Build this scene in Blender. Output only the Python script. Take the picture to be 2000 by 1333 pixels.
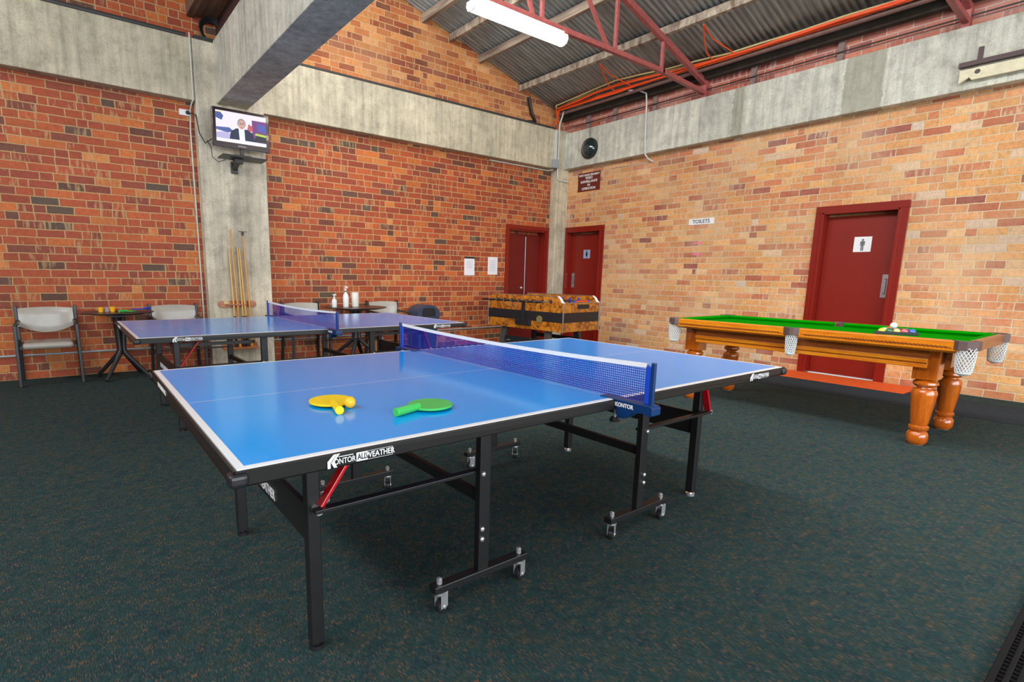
import bpy, bmesh, math, random
from math import sin, cos, pi, radians
from mathutils import Vector, Matrix, Euler
for o in list(bpy.data.objects):
    bpy.data.objects.remove(o)
C = bpy.context.scene.collection
SC = bpy.context.scene
random.seed(7)

# ------------------------------------------------------------------ camera
YAW, PITCH, ROLL = 0.6458, 0.1728, 0.0166
FPX, PX, PY = 1039.8, 913.6, 720.7
fwd = Vector((sin(YAW)*cos(PITCH), cos(YAW)*cos(PITCH), -sin(PITCH)))
rgt = Vector((cos(YAW), -sin(YAW), 0)); up = rgt.cross(fwd)
r2 = rgt*cos(ROLL) + up*sin(ROLL); u2 = -rgt*sin(ROLL) + up*cos(ROLL)
cd = bpy.data.cameras.new('camera'); cam = bpy.data.objects.new('camera', cd); C.objects.link(cam)
M = Matrix(((r2.x, u2.x, -fwd.x, -7.9011), (r2.y, u2.y, -fwd.y, -7.5578), (r2.z, u2.z, -fwd.z, 1.2105), (0, 0, 0, 1)))
cam.matrix_world = M
cd.sensor_fit = 'HORIZONTAL'; cd.sensor_width = 36.0
cd.lens = 36.0*FPX/2000
cd.shift_x = (1000-PX)/2000; cd.shift_y = (PY-666.5)/2000
cd.clip_start = 0.02; cd.clip_end = 200
SC.camera = cam

# ------------------------------------------------------------------ light
SC.view_settings.view_transform = 'Standard'; SC.view_settings.look = 'None'
SC.view_settings.gamma = 1.0; SC.view_settings.use_curve_mapping = False
SC.view_settings.exposure = 0.25
w = bpy.data.worlds.new('world'); SC.world = w; w.use_nodes = True
wb = w.node_tree.nodes['Background']; wb.inputs[0].default_value = (0.80, 0.90, 1.0, 1); wb.inputs[1].default_value = 1.0

def area(name, loc, direction, sx, sy, power, col=(1, 1, 1)):
    l = bpy.data.lights.new(name, 'AREA'); l.shape = 'RECTANGLE'; l.size = sx; l.size_y = sy
    l.energy = power; l.color = col
    o = bpy.data.objects.new(name, l); C.objects.link(o); o.location = loc
    o.rotation_euler = Vector(direction).to_track_quat('-Z', 'Y').to_euler()
    return o
# daylight through the open front of the building, behind the camera
area('daylight_front', (-6.2, -13.6, 2.0), (0.1, 1, -0.10), 11.5, 3.4, 660, (0.90, 0.96, 1.0))
# daylight falling through the high sawtooth glazing above the cross beam
area('daylight_sawtooth', (-5.95, -5.5, 5.0), (1, 0, -0.45), 9.0, 1.2, 330, (0.96, 0.98, 1.0))
# daylight through the sawtooth glazing of the neighbouring bay
area('daylight_left_bay', (-12.1, -5.5, 5.0), (1, 0.15, -0.5), 9.0, 1.2, 260, (0.96, 0.98, 1.0))

# ------------------------------------------------------------------ node helpers
def mat(name):
    m = bpy.data.materials.new(name); m.use_nodes = True
    nt = m.node_tree; nt.nodes.clear()
    out = nt.nodes.new('ShaderNodeOutputMaterial'); b = nt.nodes.new('ShaderNodeBsdfPrincipled')
    nt.links.new(b.outputs[0], out.inputs[0])
    return m, nt, b
def N(nt, t, **kw):
    n = nt.nodes.new(t)
    for k, v in kw.items():
        if k.startswith('i_'):
            k = k[2:]; k = int(k) if k.isdigit() else k
            n.inputs[k].default_value = v
        else: setattr(n, k, v)
    return n
def L(nt, a, b): nt.links.new(a, b)
def math_(nt, op, a, b=None, c=None, clamp=False):
    n = nt.nodes.new('ShaderNodeMath'); n.operation = op; n.use_clamp = clamp
    for i, v in enumerate((a, b, c)):
        if v is None: continue
        if isinstance(v, (int, float)): n.inputs[i].default_value = v
        else: nt.links.new(v, n.inputs[i])
    return n.outputs[0]
def mix(nt, f, a, b, blend='MIX'):
    n = nt.nodes.new('ShaderNodeMix'); n.data_type = 'RGBA'; n.blend_type = blend
    for i, v in ((0, f), (6, a), (7, b)):
        if isinstance(v, (int, float)): n.inputs[i].default_value = v
        elif isinstance(v, tuple): n.inputs[i].default_value = v if len(v) == 4 else (*v, 1)
        else: nt.links.new(v, n.inputs[i])
    return n.outputs[2]
def ramp(nt, f, stops, interp='LINEAR'):
    n = nt.nodes.new('ShaderNodeValToRGB'); cr = n.color_ramp; cr.interpolation = interp
    while len(cr.elements) < len(stops): cr.elements.new(0.5)
    for e, (p, c) in zip(cr.elements, stops): e.position = p; e.color = (*c, 1)
    nt.links.new(f, n.inputs[0]); return n.outputs[0]
def coords(nt, scale=(1, 1, 1), rot=(0, 0, 0)):
    tc = nt.nodes.new('ShaderNodeTexCoord'); mp = nt.nodes.new('ShaderNodeMapping')
    mp.inputs['Scale'].default_value = scale; mp.inputs['Rotation'].default_value = rot
    nt.links.new(tc.outputs['Object'], mp.inputs[0]); return mp.outputs[0]
def noise(nt, vec, scale, detail=4, rough=0.55, col=False):
    n = N(nt, 'ShaderNodeTexNoise'); n.inputs['Scale'].default_value = scale
    n.inputs['Detail'].default_value = detail; n.inputs['Roughness'].default_value = rough
    nt.links.new(vec, n.inputs['Vector']); return n.outputs[1 if col else 0]
def bump(nt, b, h, strength=0.3, dist=0.01):
    n = N(nt, 'ShaderNodeBump'); n.inputs['Strength'].default_value = strength; n.inputs['Distance'].default_value = dist
    nt.links.new(h, n.inputs['Height']); nt.links.new(n.outputs[0], b.inputs['Normal'])
def s2l(r, g, b):
    f = lambda c: (c/255/12.92) if c/255 <= .04045 else ((c/255+.055)/1.055)**2.4
    return (f(r), f(g), f(b))
def plain(name, rgb, rough=0.5, metal=0.0, var=0.06, coat=0.0, spec=0.5, nscale=14):
    m, nt, b = mat(name)
    c = coords(nt); n = noise(nt, c, nscale, 3)
    col = ramp(nt, n, [(0.3, tuple(x*(1-var) for x in rgb)), (0.7, tuple(min(1, x*(1+var)) for x in rgb))])
    L(nt, col, b.inputs['Base Color'])
    b.inputs['Roughness'].default_value = rough; b.inputs['Metallic'].default_value = metal
    b.inputs['Coat Weight'].default_value = coat; b.inputs['Specular IOR Level'].default_value = spec
    return m

# ------------------------------------------------------------------ materials
def brick_mat(name, axis, stops, mortar, split=0.16, whiten=0.0, whitecol=(0.7, 0.62, 0.55), header_row=None, BL=0.245, BH=0.086, mw=0.0095):
    m, nt, b = mat(name)
    tc = N(nt, 'ShaderNodeTexCoord'); sep = N(nt, 'ShaderNodeSeparateXYZ'); L(nt, tc.outputs['Object'], sep.inputs[0])
    h0 = sep.outputs[axis]; z0 = sep.outputs[2]
    # slight waviness of the courses and ragged brick edges
    nz = N(nt, 'ShaderNodeTexNoise', i_Scale=14.0, i_Detail=3.0); L(nt, tc.outputs['Object'], nz.inputs['Vector'])
    sn = N(nt, 'ShaderNodeSeparateColor'); L(nt, nz.outputs[1], sn.inputs[0])
    h = math_(nt, 'ADD', h0, math_(nt, 'MULTIPLY', math_(nt, 'SUBTRACT', sn.outputs[0], .5), .016))
    z = math_(nt, 'ADD', z0, math_(nt, 'MULTIPLY', math_(nt, 'SUBTRACT', sn.outputs[1], .5), .011))
    zr = math_(nt, 'DIVIDE', z, BH); row = math_(nt, 'FLOOR', zr); fz = math_(nt, 'SUBTRACT', zr, row)
    wr = N(nt, 'ShaderNodeTexWhiteNoise', noise_dimensions='1D'); L(nt, row, wr.inputs['W'])
    off = math_(nt, 'ADD', math_(nt, 'MULTIPLY', math_(nt, 'MODULO', math_(nt, 'ADD', row, 100), 2), .5), math_(nt, 'MULTIPLY', wr.outputs[0], .22))
    hx = math_(nt, 'ADD', math_(nt, 'DIVIDE', h, BL), off); colm = math_(nt, 'FLOOR', hx); fx = math_(nt, 'SUBTRACT', hx, colm)
    cmb = N(nt, 'ShaderNodeCombineXYZ'); L(nt, colm, cmb.inputs[0]); L(nt, row, cmb.inputs[1])
    wn = N(nt, 'ShaderNodeTexWhiteNoise', noise_dimensions='3D'); L(nt, cmb.outputs[0], wn.inputs['Vector'])
    sw = N(nt, 'ShaderNodeSeparateColor'); L(nt, wn.outputs[1], sw.inputs[0])
    issplit = math_(nt, 'LESS_THAN', sw.outputs[0], split)
    pos = math_(nt, 'ADD', .36, math_(nt, 'MULTIPLY', sw.outputs[1], .3))
    half = math_(nt, 'MULTIPLY', issplit, math_(nt, 'GREATER_THAN', fx, pos))
    cmb2 = N(nt, 'ShaderNodeCombineXYZ'); L(nt, colm, cmb2.inputs[0]); L(nt, row, cmb2.inputs[1]); L(nt, math_(nt, 'ADD', half, 3.7), cmb2.inputs[2])
    wn2 = N(nt, 'ShaderNodeTexWhiteNoise', noise_dimensions='3D'); L(nt, cmb2.outputs[0], wn2.inputs['Vector'])
    s2 = N(nt, 'ShaderNodeSeparateColor'); L(nt, wn2.outputs[1], s2.inputs[0])
    # distance to nearest joint (metres)
    dx = math_(nt, 'MULTIPLY', math_(nt, 'MINIMUM', fx, math_(nt, 'SUBTRACT', 1, fx)), BL)
    dz = math_(nt, 'MULTIPLY', math_(nt, 'MINIMUM', fz, math_(nt, 'SUBTRACT', 1, fz)), BH)
    dsp = math_(nt, 'ADD', math_(nt, 'MULTIPLY', math_(nt, 'ABSOLUTE', math_(nt, 'SUBTRACT', fx, pos)), BL), math_(nt, 'MULTIPLY', math_(nt, 'SUBTRACT', 1, issplit), 1))
    d = math_(nt, 'MINIMUM', math_(nt, 'MINIMUM', dx, dz), dsp)
    mr = N(nt, 'ShaderNodeMapRange'); L(nt, d, mr.inputs[0])
    mr.inputs[1].default_value = mw*0.42; mr.inputs[2].default_value = mw*0.72
    mask = mr.outputs[0]
    bc = ramp(nt, s2.outputs[0], stops)
    v = math_(nt, 'ADD', .88, math_(nt, 'MULTIPLY', s2.outputs[1], .24))
    bc = mix(nt, 1.0, bc, N_comb(nt, v), 'MULTIPLY')
    if header_row is not None:
        hm = math_(nt, 'COMPARE', row, float(header_row), .1)
        bc = mix(nt, math_(nt, 'MULTIPLY', hm, .8), bc, s2l(132, 64, 56))
    fine = noise(nt, tc.outputs['Object'], 75, 4, .65)
    bc = mix(nt, 1.0, bc, ramp(nt, fine, [(.3, (.82, .80, .80)), (.62, (1.08, 1.08, 1.08))]), 'MULTIPLY')
    mid = noise(nt, tc.outputs['Object'], 24, 4, .7)
    bc = mix(nt, 1.0, bc, ramp(nt, mid, [(.3, (.76, .74, .74)), (.5, (1, 1, 1)), (.72, (1.14, 1.12, 1.10))]), 'MULTIPLY')
    # lime / pale streaks: vertical smears on some bricks and broad salty patches
    mp = N(nt, 'ShaderNodeMapping'); L(nt, tc.outputs['Object'], mp.inputs[0]); mp.inputs['Scale'].default_value = (28, 28, 5)
    st = noise(nt, mp.outputs[0], 1.0, 2)
    stm = math_(nt, 'MULTIPLY', math_(nt, 'MULTIPLY', math_(nt, 'GREATER_THAN', s2.outputs[2], .70), .55), ramp(nt, st, [(.52, (0, 0, 0)), (.64, (1, 1, 1))]))
    bc = mix(nt, stm, bc, mortar)
    if whiten > 0:
        big = noise(nt, tc.outputs['Object'], 1.1, 5, .62)
        bc = mix(nt, math_(nt, 'MULTIPLY', ramp(nt, big, [(.44, (0, 0, 0)), (.68, (1, 1, 1))]), whiten), bc, whitecol)
    mcol = mix(nt, noise(nt, tc.outputs['Object'], 6, 3), tuple(x*.78 for x in mortar), tuple(min(1, x*1.15) for x in mortar))
    grime = noise(nt, tc.outputs['Object'], .8, 4, .6)
    col = mix(nt, mask, mcol, bc)
    col = mix(nt, 1.0, col, ramp(nt, grime, [(.3, (.86, .85, .84)), (.6, (1.04, 1.04, 1.04))]), 'MULTIPLY')
    L(nt, col, b.inputs['Base Color']); b.inputs['Roughness'].default_value = .62; b.inputs['Specular IOR Level'].default_value = .35
    hgt = math_(nt, 'ADD', math_(nt, 'MULTIPLY', mask, 1.0), math_(nt, 'MULTIPLY', fine, .25))
    bump(nt, b, hgt, .55, .008)
    return m
def N_comb(nt, v):
    c = N(nt, 'ShaderNodeCombineXYZ'); L(nt, v, c.inputs[0]); L(nt, v, c.inputs[1]); L(nt, v, c.inputs[2]); return c.outputs[0]

RED_STOPS = [(0.0, s2l(96, 80, 66)), (.04, s2l(106, 68, 54)), (.10, s2l(134, 70, 52)), (.22, s2l(152, 70, 48)), (.42, s2l(168, 78, 48)), (.68, s2l(178, 84, 48)), (.86, s2l(186, 94, 50)), (.95, s2l(202, 112, 54)), (1.0, s2l(208, 134, 74))]
BRK_RED_X = brick_mat('red_brick_back', 0, RED_STOPS, s2l(196, 160, 112), split=.30)
TAN_STOPS = [(0.0, s2l(148, 94, 88)), (.04, s2l(170, 96, 74)), (.12, s2l(196, 118, 82)), (.28, s2l(212, 142, 94)), (.55, s2l(220, 158, 100)), (.82, s2l(226, 168, 104)), (.95, s2l(226, 182, 132)), (1.0, s2l(218, 196, 178))]
BRK_TAN_Y = brick_mat('tan_brick_right', 1, TAN_STOPS, s2l(218, 196, 160), split=.12, whiten=.5, whitecol=s2l(220, 186, 150))
HROW = 50
GAB_STOPS = [(0.0, s2l(118, 72, 56)), (.08, s2l(160, 84, 54)), (.25, s2l(186, 108, 62)), (.6, s2l(202, 130, 74)), (.9, s2l(212, 146, 84)), (1.0, s2l(214, 160, 110))]
BRK_GAB_X = brick_mat('orange_brick_gable', 0, GAB_STOPS, s2l(214, 172, 124), split=.15, whiten=.35, whitecol=s2l(205, 160, 120), header_row=HROW)
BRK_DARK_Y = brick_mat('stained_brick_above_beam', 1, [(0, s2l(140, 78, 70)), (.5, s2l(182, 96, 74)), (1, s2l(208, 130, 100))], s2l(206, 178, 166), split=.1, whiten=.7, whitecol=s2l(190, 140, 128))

def concrete(name, base, stains=()):
    m, nt, b = mat(name)
    tc = N(nt, 'ShaderNodeTexCoord')
    mp = N(nt, 'ShaderNodeMapping'); L(nt, tc.outputs['Object'], mp.inputs[0]); mp.inputs['Scale'].default_value = (9, 9, .7)
    streak = noise(nt, mp.outputs[0], 1.6, 5, .6)
    big = noise(nt, tc.outputs['Object'], 1.3, 5, .6)
    fine = noise(nt, tc.outputs['Object'], 60, 4, .7)
    c = ramp(nt, streak, [(.3, tuple(x*.74 for x in base)), (.5, base), (.72, tuple(min(1, x*1.2) for x in base))])
    c = mix(nt, 1.0, c, ramp(nt, big, [(.3, (.70, .70, .68)), (.62, (1.08, 1.07, 1.04))]), 'MULTIPLY')
    c = mix(nt, 1.0, c, ramp(nt, fine, [(.3, (.82, .82, .82)), (.6, (1.05, 1.05, 1.05))]), 'MULTIPLY')
    vo = N(nt, 'ShaderNodeTexVoronoi', i_Scale=15.0); L(nt, tc.outputs['Object'], vo.inputs['Vector'])
    c = mix(nt, ramp(nt, vo.outputs['Distance'], [(.035, (1, 1, 1)), (.075, (0, 0, 0))]), c, tuple(x*.35 for x in base))
    med = noise(nt, tc.outputs['Object'], 7, 5, .7)
    c = mix(nt, 1.0, c, ramp(nt, med, [(.36, (.80, .79, .77)), (.55, (1.03, 1.03, 1.02))]), 'MULTIPLY')
    # formwork board joints every 0.3 m or so
    sx = N(nt, 'ShaderNodeSeparateXYZ'); L(nt, tc.outputs['Object'], sx.inputs[0])
    hh = math_(nt, 'ADD', math_(nt, 'ADD', sx.outputs[0], sx.outputs[1]), math_(nt, 'MULTIPLY', med, .02))
    jf = math_(nt, 'ABSOLUTE', math_(nt, 'SUBTRACT', math_(nt, 'FRACT', math_(nt, 'DIVIDE', hh, .27)), .5))
    c = mix(nt, math_(nt, 'MULTIPLY', math_(nt, 'LESS_THAN', jf, .008), .5), c, tuple(x*.5 for x in base))
    for (y0, y1) in stains:
        e = math_(nt, 'ADD', sx.outputs[1], math_(nt, 'MULTIPLY', math_(nt, 'SUBTRACT', med, .5), .12))
        inside = math_(nt, 'MULTIPLY', math_(nt, 'GREATER_THAN', e, y0), math_(nt, 'LESS_THAN', e, y1))
        c = mix(nt, math_(nt, 'MULTIPLY', inside, .55), c, s2l(128, 126, 104))
    L(nt, c, b.inputs['Base Color']); b.inputs['Roughness'].default_value = .8
    bump(nt, b, math_(nt, 'ADD', streak, math_(nt, 'MULTIPLY', fine, .6)), .35, .006)
    return m
CONC = concrete('board_marked_concrete', s2l(206, 196, 172))
CONC_G = concrete('grey_concrete', s2l(206, 206, 194))
CONC_R = concrete('stained_grey_concrete', s2l(206, 206, 194), stains=((-5.12, -4.72), (-3.50, -3.36)))
CONC_C = concrete('column_concrete', s2l(212, 203, 184))

def carpet():
    m, nt, b = mat('dark_teal_flecked_carpet')
    tc = N(nt, 'ShaderNodeTexCoord')
    big = noise(nt, tc.outputs['Object'], 9, 4, .65)
    base = ramp(nt, big, [(.3, s2l(38, 57, 63)), (.5, s2l(42, 67, 67)), (.7, s2l(55, 66, 60))])
    mp = N(nt, 'ShaderNodeMapping'); L(nt, tc.outputs['Object'], mp.inputs[0]); mp.inputs['Scale'].default_value = (330, 46, 1)
    f1 = noise(nt, mp.outputs[0], 1.0, 2, .5, col=True); s = N(nt, 'ShaderNodeSeparateColor'); L(nt, f1, s.inputs[0])
    orange = ramp(nt, s.outputs[0], [(.52, (0, 0, 0)), (.64, (1, 1, 1))])
    patch = noise(nt, tc.outputs['Object'], 22, 3, .6)
    om = math_(nt, 'MULTIPLY', orange, ramp(nt, patch, [(.42, (.1, .1, .1)), (.62, (1, 1, 1))]))
    c = mix(nt, math_(nt, 'MULTIPLY', om, .55), base, s2l(158, 108, 74))
    c = mix(nt, math_(nt, 'MULTIPLY', ramp(nt, s.outputs[1], [(.62, (0, 0, 0)), (.7, (1, 1, 1))]), .45), c, s2l(26, 60, 84))
    c = mix(nt, math_(nt, 'MULTIPLY', ramp(nt, s.outputs[2], [(.64, (0, 0, 0)), (.7, (1, 1, 1))]), .45), c, s2l(84, 108, 104))
    c = mix(nt, 1.0, c, ramp(nt, s.outputs[1], [(.3, (.72, .72, .72)), (.6, (1.15, 1.15, 1.15))]), 'MULTIPLY')
    L(nt, c, b.inputs['Base Color']); b.inputs['Roughness'].default_value = .95; b.inputs['Specular IOR Level'].default_value = .06
    bump(nt, b, s.outputs[1], .5, .004)
    return m
CARPET = carpet()

def wood(name, c1, c2, sc=(3, 30, 30), rough=.3, coat=.5, knots=0.0):
    m, nt, b = mat(name)
    v = coords(nt, sc)
    n = noise(nt, v, 1.0, 6, .6)
    c = ramp(nt, n, [(.3, c1), (.68, c2)])
    v2 = coords(nt, tuple(x*6 for x in sc)); n2 = noise(nt, v2, 1, 3)
    c = mix(nt, 1.0, c, ramp(nt, n2, [(.3, (.85, .85, .85)), (.7, (1.08, 1.08, 1.08))]), 'MULTIPLY')
    if knots:
        tc = N(nt, 'ShaderNodeTexCoord'); vo = N(nt, 'ShaderNodeTexVoronoi', i_Scale=4.0); L(nt, tc.outputs['Object'], vo.inputs['Vector'])
        c = mix(nt, ramp(nt, vo.outputs['Distance'], [(.05, (1, 1, 1)), (.1, (0, 0, 0))]), c, tuple(x*.3 for x in c1))
    L(nt, c, b.inputs['Base Color']); b.inputs['Roughness'].default_value = rough; b.inputs['Coat Weight'].default_value = coat
    b.inputs['Coat Roughness'].default_value = .15
    return m
PINE_Y = wood('varnished_pine_rail', s2l(204, 104, 8), s2l(232, 146, 24), (30, 3, 30))
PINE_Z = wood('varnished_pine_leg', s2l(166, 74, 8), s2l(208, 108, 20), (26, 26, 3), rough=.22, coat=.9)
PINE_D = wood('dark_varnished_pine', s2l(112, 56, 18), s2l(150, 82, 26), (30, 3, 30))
OLDTIM = wood('weathered_roof_timber', s2l(112, 96, 84), s2l(190, 172, 150), (18, 1.5, 18), rough=.85, coat=0)
OLDTIM2 = wood('rough_brown_timber', s2l(88, 62, 48), s2l(140, 104, 82), (18, 1.5, 18), rough=.85, coat=0)
LIMED = wood('whitewash_striped_timber', s2l(104, 78, 64), s2l(206, 192, 170), (5, 13, 5), rough=.85, coat=0)
RACKW = wood('orange_rack_wood', s2l(150, 76, 26), s2l(198, 112, 44), (4, 30, 30))

def burl():
    m, nt, b = mat('amber_burl_laminate')
    v = coords(nt); n = noise(nt, v, 9, 6, .7)
    n2 = N(nt, 'ShaderNodeTexNoise', i_Scale=7.0, i_Detail=6.0, i_Distortion=2.2); L(nt, v, n2.inputs['Vector'])
    c = ramp(nt, n2.outputs[0], [(.3, s2l(92, 48, 16)), (.45, s2l(168, 96, 26)), (.6, s2l(204, 132, 42)), (.75, s2l(150, 84, 24))])
    L(nt, c, b.inputs['Base Color']); b.inputs['Roughness'].default_value = .22; b.inputs['Coat Weight'].default_value = .6
    return m
BURL = burl()

BLACK = plain('black_powder_coated_steel', (.012, .012, .013), .38, 0, .1)
BLACKP = plain('black_plastic', (.015, .015, .017), .4)
APRON = plain('black_table_edge', (.016, .015, .014), .36)
CHROME = plain('chrome', (.82, .84, .86), .2, .75, .04)
STEEL = plain('brushed_steel', (.5, .53, .56), .32, .9, .05)
REDM = plain('red_painted_bar', s2l(196, 14, 30), .3, 0, .05, coat=.4)
NAVY = plain('navy_clamp_plastic', s2l(8, 52, 104), .35, 0, .05)
NBLUE = plain('bright_blue_net_sleeve', s2l(0, 70, 205), .5)
WHITE = plain('white_paint', (.86, .86, .86), .45, 0, .02)
TAPE = plain('white_net_tape', (.92, .93, .94), .6, 0, .02)
INK = plain('white_lettering', (.82, .83, .84), .5, 0, .02)
INKB = plain('dark_lettering', (.02, .025, .04), .5)
GREEN = plain('green_plastic', s2l(62, 190, 88), .38, 0, .03)
YELL = plain('yellow_plastic', s2l(255, 216, 0), .38, 0, .03)
ORBALL = plain('orange_yellow_ball', s2l(255, 190, 40), .35, 0, .03)
BLUEP = plain('blue_plastic', s2l(18, 60, 190), .35)
REDP = plain('red_plastic', s2l(205, 50, 45), .35)
VINYL = plain('grey_vinyl', s2l(172, 166, 156), .33, 0, .05, coat=.2)
CHAIRB = plain('black_chair_steel', (.02, .021, .023), .35)
TTOP = plain('dark_brown_table_laminate', s2l(44, 36, 36), .3, 0, .1)
FELT = plain('green_pool_cloth', s2l(0, 140, 0), .95, 0, .04, spec=.03)
LEATH = plain('brown_pocket_leather', s2l(92, 72, 68), .5, 0, .12)
NETW = plain('white_pocket_net', s2l(215, 222, 222), .7)
DOORR = plain('dark_red_door_paint', s2l(132, 28, 14), .33, 0, .06, nscale=3)
DOORD = plain('deep_red_door_paint', s2l(112, 24, 16), .4, 0, .08, nscale=3)
FRAMER = plain('gloss_red_frame_paint', s2l(132, 28, 16), .28, 0, .05)
ORMAT = plain('orange_threshold_mat', s2l(232, 92, 20), .8)
RUNNER = plain('charcoal_rubber_runner', s2l(52, 60, 66), .95, 0, .08, spec=.08)
RUBBER = plain('black_perforated_rubber', (.011, .011, .012), .85, spec=.2)
TRUSSR = plain('red_oxide_truss_paint', s2l(162, 84, 80), .5, 0, .18, nscale=22)
PIPEB = plain('brown_pipe_paint', s2l(112, 84, 76), .55, 0, .15)
PIPEG = plain('galvanised_conduit', s2l(168, 176, 180), .4, .3, .08)
PIPEW = plain('white_conduit', s2l(206, 206, 200), .45)
PIPED = plain('dark_grey_pipe', s2l(66, 64, 62), .5)
ORCAB = plain('orange_cable', s2l(238, 82, 22), .5)
CREAM = plain('cream_cable', s2l(205, 190, 130), .5)
SIGNB = plain('brown_sign_board', s2l(104, 32, 20), .5)
BINB = plain('blue_grey_bin_plastic', s2l(52, 66, 88), .42)
PAPER = plain('white_paper', (.8, .8, .83), .7, 0, .02)
SCREENB = plain('glossy_maroon_bezel', s2l(34, 14, 22), .15, 0, .05, coat=.5)
DOMEG = plain('dark_green_dome', s2l(22, 48, 48), .1, 0, .05, coat=1.0)
CUEW = plain('pale_cue_wood', s2l(216, 172, 92), .35, 0, .06, coat=.4)
CUEO = plain('honey_cue_wood', s2l(214, 150, 66), .35, 0, .06, coat=.4)
OLDW = plain('old_cream_board', s2l(216, 208, 176), .6, 0, .1)
MAROON = plain('dark_maroon_steel', s2l(72, 48, 48), .5)
STUB = plain('grey_timber_stub', s2l(132, 110, 104), .8, 0, .2)

def emis(name, rgb, s):
    m, nt, b = mat(name)
    b.inputs['Base Color'].default_value = (.01, .01, .01, 1); b.inputs['Emission Color'].default_value = (*rgb, 1)
    b.inputs['Emission Strength'].default_value = s; return m
def tabletop():
    m, nt, b = mat('blue_table_tennis_top')
    tc = N(nt, 'ShaderNodeTexCoord'); sp = N(nt, 'ShaderNodeSeparateXYZ'); L(nt, tc.outputs['Object'], sp.inputs[0])
    ax = math_(nt, 'ABSOLUTE', sp.outputs[0]); ay = math_(nt, 'ABSOLUTE', sp.outputs[1])
    e = math_(nt, 'MAXIMUM', math_(nt, 'GREATER_THAN', ax, 1.35), math_(nt, 'GREATER_THAN', ay, .7425))
    cl = math_(nt, 'LESS_THAN', ay, .0016)
    n = noise(nt, tc.outputs['Object'], 40, 3)
    base = mix(nt, n, s2l(0, 156, 246), s2l(0, 162, 252))
    c = mix(nt, cl, base, (.62, .78, .9)); c = mix(nt, e, c, (.90, .93, .95))
    L(nt, c, b.inputs['Base Color']); b.inputs['Roughness'].default_value = .13; b.inputs['Specular IOR Level'].default_value = .32
    bump(nt, b, noise(nt, tc.outputs['Object'], 260, 2), .06, .001)
    return m
TOP = tabletop()
def mesh_mat(name, rgb, pitch, wire, axes=(1, 2)):
    m, nt, b = mat(name)
    tc = N(nt, 'ShaderNodeTexCoord'); sp = N(nt, 'ShaderNodeSeparateXYZ'); L(nt, tc.outputs['Object'], sp.inputs[0])
    fs = []
    for a in axes:
        f = math_(nt, 'FRACT', math_(nt, 'DIVIDE', sp.outputs[a], pitch)); fs.append(math_(nt, 'LESS_THAN', f, wire))
    al = math_(nt, 'MAXIMUM', fs[0], fs[1])
    b.inputs['Base Color'].default_value = (*rgb, 1); b.inputs['Roughness'].default_value = .6
    L(nt, al, b.inputs['Alpha']); return m
NETM = mesh_mat('blue_net_mesh', s2l(16, 40, 170), .009, .28)
def corrugated():
    m, nt, b = mat('weathered_corrugated_iron')
    tc = N(nt, 'ShaderNodeTexCoord')
    mp = N(nt, 'ShaderNodeMapping'); L(nt, tc.outputs['Object'], mp.inputs[0]); mp.inputs['Scale'].default_value = (1.2, 14, 1.2)
    n = noise(nt, mp.outputs[0], 1.5, 4, .6)
    c = ramp(nt, n, [(.3, s2l(124, 130, 130)), (.55, s2l(164, 172, 174)), (.75, s2l(188, 194, 196))])
    L(nt, c, b.inputs['Base Color']); b.inputs['Roughness'].default_value = .6; b.inputs['Metallic'].default_value = .0
    return m
CORR = corrugated()

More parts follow.
